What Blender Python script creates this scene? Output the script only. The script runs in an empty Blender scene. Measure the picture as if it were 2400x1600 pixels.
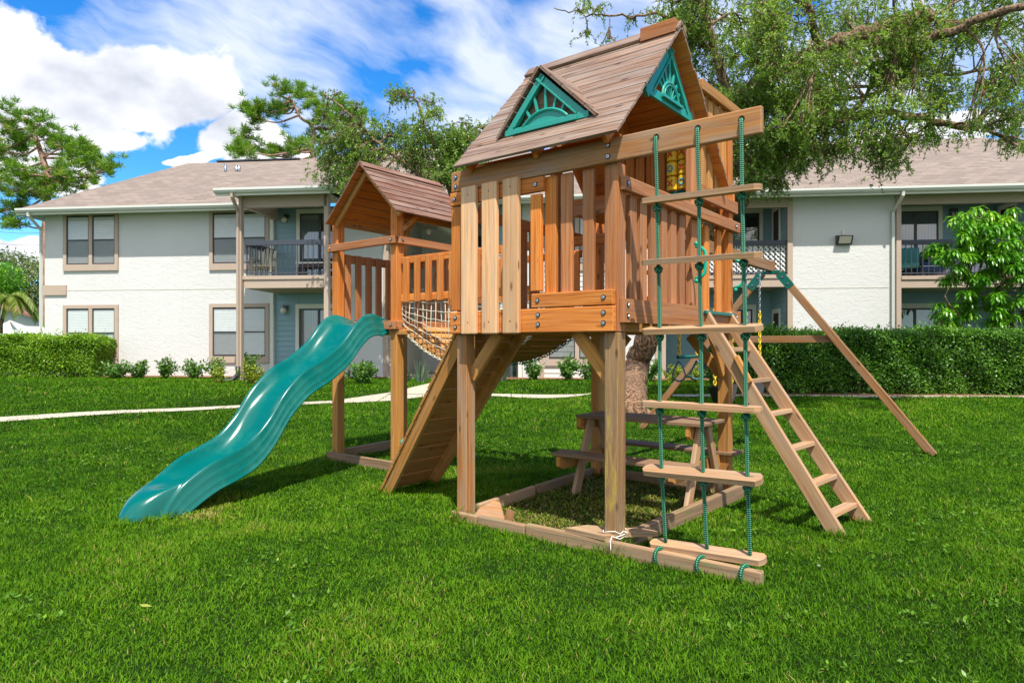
import bpy, math, random
import numpy as np
from mathutils import Vector, Matrix
random.seed(7); rng = np.random.default_rng(11)
R_ = math.radians
scn = bpy.context.scene; COL = scn.collection
# ------------------------------------------------------------------ camera
F, Y0, CH = 1561.0, 811.0, 1.2            # focal length and horizon in source pixels (2400 wide), eye height
K = 2400/2352
cd = bpy.data.cameras.new('camera'); cam = bpy.data.objects.new('camera', cd); COL.objects.link(cam)
cam.location = (0, 0, CH); cam.rotation_euler = (R_(90), 0, 0)
cd.sensor_width = 36; cd.lens = F/2400*36; cd.shift_y = (Y0-800)/2400; cd.clip_end = 2000; cd.clip_start = .05
scn.camera = cam
# ------------------------------------------------------------------ light
SUN_DIR = Vector((.10, -.53, 1.0)).normalized()          # towards the sun
sd = bpy.data.lights.new('sun', 'SUN'); sun = bpy.data.objects.new('sun', sd); COL.objects.link(sun)
sd.energy = 4.8; sd.angle = R_(.5); sd.color = (1, .945, .86)
sun.rotation_euler = SUN_DIR.to_track_quat('Z', 'Y').to_euler(); sun.location = (-3, -6, 12)
scn.view_settings.view_transform = 'Standard'; scn.view_settings.look = 'None'
scn.view_settings.exposure = .52; scn.view_settings.gamma = 1
scn.cycles.use_denoising = True; scn.cycles.max_bounces = 6; scn.cycles.transparent_max_bounces = 12
scn.cycles.sample_clamp_indirect = 6

def N(nt, t, **kw):
    n = nt.nodes.new(t)
    for k, v in kw.items(): setattr(n, k, v)
    return n
def L(nt, a, b): nt.links.new(a, b)
def mth(nt, op, a, b=None, c=None, clamp=False):
    n = N(nt, 'ShaderNodeMath', operation=op, use_clamp=clamp)
    for i, v in enumerate((a, b, c)):
        if v is None: continue
        if isinstance(v, (int, float)): n.inputs[i].default_value = v
        else: L(nt, v, n.inputs[i])
    return n.outputs[0]
def ramp(nt, fac, stops, interp='LINEAR'):
    n = N(nt, 'ShaderNodeValToRGB'); n.color_ramp.interpolation = interp
    el = n.color_ramp.elements
    while len(el) < len(stops): el.new(.5)
    for e, (p, c) in zip(el, stops): e.position = p; e.color = (*c, 1) if len(c) == 3 else c
    L(nt, fac, n.inputs[0]); return n.outputs[0]
def mixc(nt, fac, a, b, mode='MIX'):
    n = N(nt, 'ShaderNodeMix', data_type='RGBA', blend_type=mode)
    if isinstance(fac, (int, float)): n.inputs[0].default_value = fac
    else: L(nt, fac, n.inputs[0])
    for i, v in ((6, a), (7, b)):
        if isinstance(v, tuple): n.inputs[i].default_value = (*v[:3], 1)
        else: L(nt, v, n.inputs[i])
    return n.outputs[2]
def noise(nt, vec, scale, detail=3, rough=.5, dist=0):
    n = N(nt, 'ShaderNodeTexNoise'); n.inputs['Scale'].default_value = scale
    n.inputs['Detail'].default_value = detail; n.inputs['Roughness'].default_value = rough; n.inputs['Distortion'].default_value = dist
    if vec is not None: L(nt, vec, n.inputs['Vector'])
    return n.outputs[0]
def mapping(nt, vec, scale=(1, 1, 1), loc=(0, 0, 0)):
    n = N(nt, 'ShaderNodeMapping'); n.inputs['Scale'].default_value = scale; n.inputs['Location'].default_value = loc
    L(nt, vec, n.inputs['Vector']); return n.outputs[0]

# ------------------------------------------------------------------ sky with clouds
world = bpy.data.worlds.new('World'); scn.world = world; world.use_nodes = True
nt = world.node_tree; nt.nodes.clear()
sky = N(nt, 'ShaderNodeTexSky', sky_type='NISHITA'); sky.sun_disc = False
sky.sun_elevation = math.asin(SUN_DIR.z); sky.sun_rotation = math.atan2(SUN_DIR.x, SUN_DIR.y)
sky.air_density = 1.0; sky.dust_density = .0; sky.ozone_density = 1.6
hs = N(nt, 'ShaderNodeHueSaturation'); hs.inputs['Saturation'].default_value = 1.42; hs.inputs['Value'].default_value = 1.3
L(nt, sky.outputs[0], hs.inputs['Color'])
skyc = mixc(nt, 1.0, hs.outputs[0], (.62, .93, 1.12), 'MULTIPLY')
tc = N(nt, 'ShaderNodeTexCoord').outputs['Generated']
wn = N(nt, 'ShaderNodeTexNoise'); wn.inputs['Scale'].default_value = 3.2; wn.inputs['Detail'].default_value = 6; L(nt, tc, wn.inputs['Vector'])
wv = N(nt, 'ShaderNodeVectorMath', operation='MULTIPLY_ADD'); L(nt, wn.outputs['Color'], wv.inputs[0])
wv.inputs[1].default_value = (.22, .22, .22); L(nt, tc, wv.inputs[2])
wsub = N(nt, 'ShaderNodeVectorMath', operation='SUBTRACT'); L(nt, wv.outputs[0], wsub.inputs[0]); wsub.inputs[1].default_value = (.11, .11, .11)
warped = wsub.outputs[0]
def sdir(px, py):
    return Vector(((px*K-1200)/F, 1, (Y0-py*K)/F)).normalized()
def blob(px, py, rx, rz, soft=1.0):
    c = sdir(px, py)
    s = N(nt, 'ShaderNodeVectorMath', operation='SUBTRACT'); L(nt, warped, s.inputs[0]); s.inputs[1].default_value = c
    m = N(nt, 'ShaderNodeVectorMath', operation='MULTIPLY'); L(nt, s.outputs[0], m.inputs[0])
    m.inputs[1].default_value = (F/K/rx, 1.6, F/K/rz)
    l = N(nt, 'ShaderNodeVectorMath', operation='LENGTH'); L(nt, m.outputs[0], l.inputs[0])
    return mth(nt, 'MULTIPLY', mth(nt, 'SUBTRACT', 1.0, l.outputs['Value']), soft)
def mx(vals):
    r = vals[0]
    for v in vals[1:]: r = mth(nt, 'MAXIMUM', r, v)
    return r
billow = noise(nt, mapping(nt, tc, (1, 1, 1.3)), 9, 8, .58)
cum = mx([blob(40, 70, 165, 110), blob(215, 155, 210, 120), blob(355, 210, 165, 68), blob(240, 262, 150, 55), blob(90, 215, 200, 80),
          blob(620, 345, 120, 55), blob(480, 372, 60, 14), blob(30, 590, 140, 42), blob(2080, 335, 240, 36), blob(-400, 200, 300, 200), blob(2900, 250, 260, 130)])
cumf = mth(nt, 'ADD', cum, mth(nt, 'MULTIPLY', mth(nt, 'SUBTRACT', billow, .5), 1.5))
cmask = ramp(nt, cumf, [(.0, (0, 0, 0)), (.16, (1, 1, 1))], 'EASE')
wn2 = N(nt, 'ShaderNodeTexNoise'); wn2.inputs['Scale'].default_value = 5; wn2.inputs['Detail'].default_value = 4; L(nt, tc, wn2.inputs['Vector'])
wv3 = N(nt, 'ShaderNodeVectorMath', operation='MULTIPLY_ADD'); L(nt, wn2.outputs['Color'], wv3.inputs[0]); wv3.inputs[1].default_value = (.16, .16, .10); L(nt, tc, wv3.inputs[2])
rot = N(nt, 'ShaderNodeVectorRotate', rotation_type='Y_AXIS'); L(nt, wv3.outputs[0], rot.inputs['Vector']); rot.inputs['Angle'].default_value = R_(-20)
w1_ = noise(nt, mapping(nt, rot.outputs[0], (2.2, 2.2, 8.0)), 2.3, 10, .58)
w2_ = noise(nt, mapping(nt, wv3.outputs[0], (1.2, 1.2, 2.2), (3, 1, 2)), 3.0, 3, .5)
wreg = mx([blob(960, 110, 520, 250), blob(1020, 230, 360, 110), blob(1300, 30, 420, 240), blob(1700, -100, 700, 500)])
wf = mth(nt, 'ADD', mth(nt, 'ADD', mth(nt, 'MULTIPLY', w1_, .95), mth(nt, 'MULTIPLY', w2_, 1.15)), mth(nt, 'MULTIPLY', mth(nt, 'MINIMUM', mth(nt, 'MAXIMUM', wreg, -.6), .5), .42))
wmask = mth(nt, 'MULTIPLY', mth(nt, 'SMOOTH_MAX', 0.0, mth(nt, 'MINIMUM', mth(nt, 'MULTIPLY', mth(nt, 'SUBTRACT', wf, 1.07), 2.6), 1.0), .05), .85)
shade = noise(nt, mapping(nt, tc, (1, 1, 1.6), (.02, 0, -.03)), 8, 6, .5)
ccol = ramp(nt, shade, [(.3, (3.9, 4.2, 4.9)), (.48, (6.2, 6.35, 6.8)), (.6, (7.6, 7.6, 7.6))])
c1 = mixc(nt, wmask, skyc, (6.0, 6.4, 7.2))
spy = N(nt, 'ShaderNodeSeparateXYZ'); L(nt, tc, spy.inputs[0])
back = mth(nt, 'MULTIPLY', ramp(nt, mth(nt, 'MULTIPLY', spy.outputs[1], -1.0), [(.0, (0, 0, 0)), (.25, (1, 1, 1))]), ramp(nt, noise(nt, tc, 2.2, 7, .6), [(.36, (0, 0, 0)), (.5, (1, 1, 1))]))  # unseen cloud cover added behind the camera to whiten the fill light
cmask = mth(nt, 'MAXIMUM', cmask, back)
c2 = mixc(nt, cmask, c1, ccol)
bg = N(nt, 'ShaderNodeBackground'); bg.inputs['Strength'].default_value = .115; L(nt, c2, bg.inputs['Color'])
wo = N(nt, 'ShaderNodeOutputWorld'); L(nt, bg.outputs[0], wo.inputs['Surface'])

# ------------------------------------------------------------------ materials
MATS = {}
def newmat(name):
    m = bpy.data.materials.new(name); m.use_nodes = True; nt = m.node_tree; nt.nodes.clear()
    out = N(nt, 'ShaderNodeOutputMaterial'); b = N(nt, 'ShaderNodeBsdfPrincipled'); L(nt, b.outputs[0], out.inputs[0])
    MATS[name] = m; return m, nt, b, out
def bump(nt, b, h, strength=.3, dist=.01):
    n = N(nt, 'ShaderNodeBump'); n.inputs['Strength'].default_value = strength; n.inputs['Distance'].default_value = dist
    L(nt, h, n.inputs['Height']); L(nt, n.outputs[0], b.inputs['Normal'])
def wood(name, dark, mid, light, grey=(.32, .29, .25), weather=.3, rough=.7, seed=0, stain=None, crack=0, patch=.22):
    m, nt, b, out = newmat(name)
    uv = N(nt, 'ShaderNodeUVMap').outputs[0]
    oi = N(nt, 'ShaderNodeObjectInfo')
    off = N(nt, 'ShaderNodeCombineXYZ'); L(nt, mth(nt, 'MULTIPLY', oi.outputs['Random'], 37.0), off.inputs[0]); L(nt, mth(nt, 'MULTIPLY', oi.outputs['Random'], 13.0), off.inputs[1]); off.inputs[2].default_value = seed
    ad = N(nt, 'ShaderNodeVectorMath', operation='ADD'); L(nt, uv, ad.inputs[0]); L(nt, off.outputs[0], ad.inputs[1]); v = ad.outputs[0]
    warp = noise(nt, mapping(nt, v, (2.2, 7, 1)), 1, 2)
    cv = N(nt, 'ShaderNodeCombineXYZ'); sp = N(nt, 'ShaderNodeSeparateXYZ'); L(nt, v, sp.inputs[0])
    L(nt, sp.outputs[0], cv.inputs[0]); L(nt, mth(nt, 'ADD', sp.outputs[1], mth(nt, 'MULTIPLY', warp, .035)), cv.inputs[1])
    g1 = noise(nt, mapping(nt, cv.outputs[0], (1.3, 55, 1)), 1, 5, .62)
    g2 = noise(nt, mapping(nt, cv.outputs[0], (5, 230, 1)), 1, 3, .6)
    big = noise(nt, mapping(nt, v, (1.1, 4.5, 1)), 1, 3)
    g = mth(nt, 'ADD', mth(nt, 'MULTIPLY', g1, .7), mth(nt, 'MULTIPLY', g2, .3))
    c = ramp(nt, g, [(.34, dark), (.47, mid), (.62, light)])
    c = mixc(nt, ramp(nt, big, [(.35, (0, 0, 0)), (.65, (1, 1, 1))]), c, mixc(nt, patch, c, dark))
    wf = mth(nt, 'MULTIPLY', ramp(nt, noise(nt, mapping(nt, v, (1.6, 16, 1), (5, 3, 1)), 1, 5, .65), [(.42, (0, 0, 0)), (.66, (1, 1, 1))]), weather)
    c = mixc(nt, wf, c, grey)
    vor = N(nt, 'ShaderNodeTexVoronoi'); vor.inputs['Scale'].default_value = 1; L(nt, mapping(nt, v, (3.2, 9, 1)), vor.inputs['Vector'])
    kn = ramp(nt, vor.outputs['Distance'], [(.05, (1, 1, 1)), (.13, (0, 0, 0))])
    c = mixc(nt, mth(nt, 'MULTIPLY', kn, .8), c, tuple(x*.35 for x in dark))
    if crack:
        ck = ramp(nt, noise(nt, mapping(nt, cv.outputs[0], (1.0, 90, 1), (9, 2, 0)), 1, 2, .5), [(.70, (0, 0, 0)), (.74, (1, 1, 1))])
        c = mixc(nt, mth(nt, 'MULTIPLY', ck, crack), c, tuple(x*.3 for x in dark))
    if stain:
        sm = ramp(nt, noise(nt, mapping(nt, v, (3, 22, 1), (2, 7, 2)), 1, 6, .75), [(.56, (0, 0, 0)), (.62, (1, 1, 1))])
        c = mixc(nt, mth(nt, 'MULTIPLY', sm, .7), c, stain)
    rv = N(nt, 'ShaderNodeHueSaturation'); L(nt, c, rv.inputs['Color'])
    L(nt, mth(nt, 'ADD', mth(nt, 'MULTIPLY', oi.outputs['Random'], .34), .80), rv.inputs['Value'])
    L(nt, rv.outputs[0], b.inputs['Base Color']); b.inputs['Roughness'].default_value = rough; b.inputs['Specular IOR Level'].default_value = .25
    bump(nt, b, mth(nt, 'ADD', g, mth(nt, 'MULTIPLY', kn, -.3)), .35, .004)
    return m
wood('wood_orange', (.32, .08, .010), (.62, .19, .028), (.76, .30, .065), weather=.12, seed=1)
wood('wood_amber', (.28, .11, .02), (.50, .21, .04), (.62, .31, .085), (.34, .27, .18), weather=.3, seed=2)
wood('wood_post', (.19, .075, .025), (.36, .155, .048), (.48, .24, .09), (.30, .27, .22), weather=.55, seed=3, crack=.5)
wood('wood_moss_post', (.16, .08, .032), (.31, .165, .065), (.43, .26, .115), (.22, .18, .13), weather=.6, seed=3.5, stain=(.45, .33, .06), crack=.5)
wood('wood_brown', (.22, .07, .022), (.44, .16, .05), (.56, .25, .095), (.30, .22, .17), weather=.35, seed=4)
wood('wood_pale', (.46, .22, .09), (.80, .43, .19), (.88, .56, .30), (.42, .38, .32), weather=.5, seed=5)
wood('wood_grey', (.25, .12, .05), (.46, .25, .115), (.58, .37, .20), (.34, .30, .25), weather=.55, seed=6, crack=.6)
wood('wood_roof', (.06, .03, .02), (.20, .11, .068), (.40, .26, .17), (.27, .225, .19), weather=.9, patch=.55, seed=7, crack=.5)
wood('wood_roof_red', (.07, .025, .014), (.19, .075, .04), (.33, .16, .10), (.42, .34, .28), weather=.5, patch=.4, seed=8, crack=.4)
wood('wood_dark', (.12, .06, .03), (.24, .135, .075), (.34, .21, .12), (.24, .19, .14), weather=.5, seed=9)
wood('wood_border', (.17, .085, .04), (.34, .20, .105), (.50, .32, .17), (.26, .21, .15), weather=.6, seed=10, crack=.8, stain=(.20, .22, .09))
def plain(name, col, rough=.5, spec=.5, metal=0, var=.12, nscale=6, bmp=0, bscale=40, coat=0, dirt=None):
    m, nt, b, out = newmat(name)
    oc = N(nt, 'ShaderNodeTexCoord').outputs['Object']
    n = noise(nt, oc, nscale, 5, .6)
    c = mixc(nt, n, tuple(x*(1-var) for x in col), tuple(min(1, x*(1+var)) for x in col))
    if dirt:
        dm = ramp(nt, noise(nt, oc, dirt[1], 7, .7), [(.5, (0, 0, 0)), (.72, (1, 1, 1))]); c = mixc(nt, mth(nt, 'MULTIPLY', dm, dirt[2]), c, dirt[0])
    if name == 'concrete':
        sx_ = N(nt, 'ShaderNodeSeparateXYZ'); L(nt, oc, sx_.inputs[0]); jn = mth(nt, 'LESS_THAN', mth(nt, 'FRACT', mth(nt, 'DIVIDE', mth(nt, 'ADD', sx_.outputs[0], mth(nt, 'MULTIPLY', n, .06)), 1.3)), .022); c = mixc(nt, mth(nt, 'MULTIPLY', jn, .75), c, (.10, .09, .06))
    L(nt, c, b.inputs['Base Color']); b.inputs['Roughness'].default_value = rough; b.inputs['Metallic'].default_value = metal
    b.inputs['Specular IOR Level'].default_value = spec; b.inputs['Coat Weight'].default_value = coat
    if bmp: bump(nt, b, noise(nt, oc, bscale, 5, .65), bmp, .01)
    return m
plain('slide_teal', (.0, .115, .098), .22, .42, var=.06, bmp=.03, bscale=90, dirt=((.06, .22, .18), 3, .35))
plain('trim_teal', (.015, .30, .24), .35, .5, var=.12, nscale=4, dirt=((.10, .30, .26), 7, .4))
plain('bracket_green', (.0, .12, .09), .4, .5)
plain('handle_green', (.0, .38, .25), .3, .5)
plain('steel', (.42, .45, .47), .35, .5, 1)
plain('hole', (.02, .015, .01), .9, .1)
plain('yellow_plastic', (.95, .60, .02), .45, .5, var=.05)
plain('red_plastic', (.65, .08, .02), .4); plain('blue_plastic', (.02, .30, .50), .4)
plain('yellow_sleeve', (.75, .50, .02), .45); plain('black_rubber', (.02, .02, .02), .6); plain('blue_steel', (.06, .16, .24), .4)
plain('net_rope', (.62, .58, .44), .9, .1, var=.2, nscale=60)
plain('white_string', (.8, .78, .72), .9, .1)
m, nt, b, out = newmat('green_rope')
uv = N(nt, 'ShaderNodeUVMap').outputs[0]; sp = N(nt, 'ShaderNodeSeparateXYZ'); L(nt, uv, sp.inputs[0])
h1 = mth(nt, 'SINE', mth(nt, 'ADD', mth(nt, 'MULTIPLY', sp.outputs[0], 300), mth(nt, 'MULTIPLY', sp.outputs[1], 12.566)))
h2 = mth(nt, 'SINE', mth(nt, 'ADD', mth(nt, 'MULTIPLY', sp.outputs[0], 300), mth(nt, 'MULTIPLY', sp.outputs[1], -12.566)))
hh = mth(nt, 'MULTIPLY', h1, h2)
L(nt, ramp(nt, hh, [(.0, (.0, .10, .045)), (.5, (.0, .24, .11)), (.95, (.28, .50, .36))]), b.inputs['Base Color']); b.inputs['Roughness'].default_value = .6
bump(nt, b, hh, .8, .003)
# stucco, siding, roof
m, nt, b, out = newmat('stucco'); oc = N(nt, 'ShaderNodeTexCoord').outputs['Object']
n1 = noise(nt, mapping(nt, oc, (1, 1, 1.6)), 4.5, 7, .68, 1.3); n2 = noise(nt, oc, .5, 5, .6)
c = mixc(nt, n2, (.61, .61, .595), (.69, .69, .675)); c = mixc(nt, mth(nt, 'MULTIPLY', ramp(nt, n1, [(.62, (0, 0, 0)), (.75, (1, 1, 1))]), .2), c, (.5, .49, .44))
dm = ramp(nt, noise(nt, mapping(nt, oc, (.9, 1, 2)), 1.2, 8, .75), [(.58, (0, 0, 0)), (.75, (1, 1, 1))]); c = mixc(nt, mth(nt, 'MULTIPLY', dm, .4), c, (.56, .55, .47))
sk = ramp(nt, noise(nt, mapping(nt, oc, (7, 1, .35)), 1.5, 5, .7), [(.55, (0, 0, 0)), (.8, (1, 1, 1))]); c = mixc(nt, mth(nt, 'MULTIPLY', sk, .35), c, (.50, .50, .44))
L(nt, c, b.inputs['Base Color']); b.inputs['Roughness'].default_value = .9; b.inputs['Specular IOR Level'].default_value = .15
bump(nt, b, n1, .6, .022)
plain('siding_blue', (.25, .39, .44), .6, .3, var=.08, nscale=2, dirt=((.24, .33, .34), 5, .25))
plain('siding_white', (.66, .66, .62), .6, .3, var=.06)
plain('trim_beige', (.47, .37, .295), .6, .3, var=.07, nscale=3, dirt=((.33, .26, .20), 6, .3))
plain('trim_white', (.72, .72, .64), .55, .3, var=.05); plain('gutter_white', (.62, .64, .58), .4, .4, var=.04)
plain('rail_dark', (.055, .065, .085), .5, .4); plain('soffit', (.55, .54, .46), .7)
plain('bronze', (.05, .045, .045), .45, .5); plain('blind', (.72, .73, .72), .6); plain('curtain', (.52, .53, .50), .8)
plain('room_dark', (.05, .055, .06), .9); plain('door_dark', (.045, .03, .028), .6); plain('lattice_white', (.8, .8, .77), .6)
plain('lamp_glass', (.75, .70, .58), .3); plain('pipe_black', (.03, .032, .04), .4, .5)
plain('concrete', (.50, .44, .33), .9, .2, var=.18, nscale=5, bmp=.3, bscale=30, dirt=((.30, .26, .19), 2.5, .5))
plain('fabric_teal', (.10, .36, .36), .8); plain('fabric_navy', (.015, .05, .16), .8); plain('fabric_lilac', (.42, .44, .60), .8); plain('fabric_cream', (.62, .58, .45), .8)
plain('white_paint', (.72, .71, .68), .6, var=.1, nscale=3); plain('sail', (.78, .74, .66), .8)
plain('far_wall', (.62, .68, .66), .8); plain('tile_brown', (.26, .13, .09), .8); plain('line_grey', (.12, .13, .15), .6)
plain('mulch', (.22, .11, .065), 1, .05, var=.5, nscale=45, bmp=1, bscale=60, dirt=((.10, .05, .03), 20, .7))
m, nt, b, out = newmat('shingles'); uv = N(nt, 'ShaderNodeUVMap').outputs[0]
br = N(nt, 'ShaderNodeTexBrick'); L(nt, uv, br.inputs['Vector']); br.inputs['Scale'].default_value = 1
br.inputs['Brick Width'].default_value = .34; br.inputs['Row Height'].default_value = .19; br.inputs['Mortar Size'].default_value = .012; br.inputs['Bias'].default_value = .0
br.inputs['Color1'].default_value = (.30, .235, .185, 1); br.inputs['Color2'].default_value = (.17, .132, .105, 1); br.inputs['Mortar'].default_value = (.14, .11, .09, 1)
wv2 = noise(nt, mapping(nt, uv, (1.2, 5, 1)), 1.1, 5, .7)
c = mixc(nt, mth(nt, 'MULTIPLY', wv2, .4), br.outputs['Color'], (.30, .24, .20)); c = mixc(nt, mth(nt, 'MULTIPLY', noise(nt, uv, 22, 4, .8), .35), c, (.20, .15, .12))
L(nt, c, b.inputs['Base Color']); b.inputs['Roughness'].default_value = .95; bump(nt, b, br.outputs['Fac'], .4, .01)
def glassmat(name, tint, refl=.12, alpha=.35):
    m = bpy.data.materials.new(name); m.use_nodes = True; nt = m.node_tree; nt.nodes.clear(); MATS[name] = m
    out = N(nt, 'ShaderNodeOutputMaterial'); t = N(nt, 'ShaderNodeBsdfTransparent'); t.inputs[0].default_value = (*tint, 1)
    g = N(nt, 'ShaderNodeBsdfGlossy'); g.inputs['Roughness'].default_value = .03
    fr = N(nt, 'ShaderNodeLayerWeight'); fr.inputs[0].default_value = .5; fo_ = mth(nt, 'MULTIPLY', mth(nt, 'POWER', fr.outputs['Facing'], 4.0), .6)
    mx_ = N(nt, 'ShaderNodeMixShader'); L(nt, mth(nt, 'ADD', fo_, refl), mx_.inputs[0]); L(nt, t.outputs[0], mx_.inputs[1]); L(nt, g.outputs[0], mx_.inputs[2]); L(nt, mx_.outputs[0], out.inputs[0])
glassmat('glass', (.92, .95, .95), .07); glassmat('glass_door', (.45, .55, .58), .22)
m = bpy.data.materials.new('screen_mesh'); m.use_nodes = True; nt = m.node_tree; nt.nodes.clear(); MATS['screen_mesh'] = m
out = N(nt, 'ShaderNodeOutputMaterial'); t = N(nt, 'ShaderNodeBsdfTransparent'); d = N(nt, 'ShaderNodeBsdfDiffuse'); d.inputs[0].default_value = (.10, .11, .12, 1)
mx_ = N(nt, 'ShaderNodeMixShader'); mx_.inputs[0].default_value = .40; L(nt, t.outputs[0], mx_.inputs[1]); L(nt, d.outputs[0], mx_.inputs[2]); L(nt, mx_.outputs[0], out.inputs[0])
def leafmat(name, stops, trans=.35, rough=.4, tint=1.25, spec=.4):
    """uv.x carries one random value per leaf, uv.y runs along the leaf"""
    m, nt, b, out = newmat(name)
    uv = N(nt, 'ShaderNodeUVMap').outputs[0]; sp = N(nt, 'ShaderNodeSeparateXYZ'); L(nt, uv, sp.inputs[0])
    c = ramp(nt, sp.outputs[0], stops)
    L(nt, c, b.inputs['Base Color']); b.inputs['Roughness'].default_value = rough; b.inputs['Specular IOR Level'].default_value = spec
    tr = N(nt, 'ShaderNodeBsdfTranslucent'); L(nt, mixc(nt, 1, c, (tint, tint*1.05, tint*.5), 'MULTIPLY'), tr.inputs[0])
    ms = N(nt, 'ShaderNodeMixShader'); ms.inputs[0].default_value = trans; L(nt, b.outputs[0], ms.inputs[1]); L(nt, tr.outputs[0], ms.inputs[2]); L(nt, ms.outputs[0], out.inputs[0])
leafmat('grass_blade', [(0, (.020, .065, .002)), (.35, (.066, .18, .003)), (.62, (.12, .265, .006)), (.8, (.18, .31, .016)), (.9, (.30, .27, .05)), (1, (.42, .33, .13))], .30, .6, spec=.12)
leafmat('leaf_oak', [(0, (.08, .16, .02)), (.5, (.19, .32, .045)), (.85, (.35, .48, .09)), (1, (.56, .60, .20))], .45, .40, spec=.45)
leafmat('leaf_olive', [(0, (.08, .17, .02)), (.5, (.18, .31, .04)), (1, (.40, .52, .12))], .35, .38, spec=.5)
leafmat('leaf_hedge', [(0, (.03, .09, .008)), (.5, (.09, .235, .016)), (.9, (.19, .38, .03)), (1, (.32, .48, .06))], .25, .38, spec=.45)
leafmat('leaf_hedge_light', [(0, (.06, .15, .008)), (.5, (.15, .31, .015)), (.9, (.28, .45, .03)), (1, (.42, .52, .06))], .3, .42, spec=.35)
leafmat('leaf_mango', [(0, (.04, .17, .01)), (.5, (.12, .34, .015)), (.85, (.26, .50, .025)), (1, (.45, .62, .05))], .3, .3, spec=.5)
leafmat('leaf_yellow', [(0, (.12, .20, .015)), (.5, (.28, .36, .03)), (1, (.48, .50, .06))], .35, .4)
leafmat('leaf_shrub', [(0, (.04, .12, .015)), (.6, (.11, .25, .035)), (1, (.24, .38, .08))], .3, .4)
leafmat('leaf_agave', [(0, (.08, .14, .09)), (.6, (.18, .26, .18)), (1, (.36, .40, .26))], .15, .5)
leafmat('needle', [(0, (.06, .15, .008)), (.5, (.16, .32, .015)), (.85, (.30, .46, .04)), (1, (.45, .34, .12))], .3, .5)
leafmat('leaf_palm', [(0, (.06, .12, .01)), (.6, (.16, .25, .03)), (1, (.34, .36, .07))], .35, .4)
leafmat('leaf_far', [(0, (.07, .12, .03)), (.6, (.15, .20, .055)), (1, (.26, .30, .09))], .3, .5)
leafmat('dry_leaf', [(0, (.30, .34, .04)), (1, (.34, .36, .06))], .2, .6)
def barkmat(name, c0, c1, c2, scale=9):
    m, nt, b, out = newmat(name); oc = N(nt, 'ShaderNodeTexCoord').outputs['Object']
    v = N(nt, 'ShaderNodeTexVoronoi'); v.inputs['Scale'].default_value = scale; L(nt, mapping(nt, oc, (1, 1, .45)), v.inputs['Vector'])
    n = noise(nt, oc, scale*.6, 6, .7, .5)
    f = mth(nt, 'ADD', mth(nt, 'MULTIPLY', v.outputs['Distance'], .6), mth(nt, 'MULTIPLY', n, .6))
    L(nt, ramp(nt, f, [(.3, c0), (.52, c1), (.72, c2)]), b.inputs['Base Color']); b.inputs['Roughness'].default_value = .95; bump(nt, b, f, 1, .05)
barkmat('bark_elm', (.03, .014, .008), (.13, .065, .03), (.30, .18, .10), 24)
barkmat('bark_limb', (.04, .024, .014), (.14, .085, .045), (.28, .19, .11), 26)
barkmat('bark_pine', (.12, .06, .04), (.28, .15, .10), (.40, .24, .18), 5)
m, nt, b, out = newmat('soil'); oc = N(nt, 'ShaderNodeTexCoord').outputs['Object']
c = ramp(nt, noise(nt, oc, 30, 7, .8), [(.3, (.012, .03, .006)), (.55, (.03, .075, .01)), (.75, (.06, .10, .02))])
c = mixc(nt, ramp(nt, noise(nt, oc, .8, 5, .7), [(.55, (0, 0, 0)), (.75, (1, 1, 1))]), c, (.05, .07, .02))
L(nt, c, b.inputs['Base Color']); b.inputs['Roughness'].default_value = 1; b.inputs['Specular IOR Level'].default_value = .05; bump(nt, b, noise(nt, oc, 50, 5, .8), 1, .03)
m, nt, b, out = newmat('dry_thatch'); oc = N(nt, 'ShaderNodeTexCoord').outputs['Object']
c = ramp(nt, noise(nt, oc, 40, 7, .85), [(.3, (.03, .02, .012)), (.55, (.09, .065, .035)), (.75, (.20, .16, .08))])
L(nt, c, b.inputs['Base Color']); b.inputs['Roughness'].default_value = 1; b.inputs['Specular IOR Level'].default_value = .05; bump(nt, b, noise(nt, oc, 60, 5, .8), 1, .02)

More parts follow.
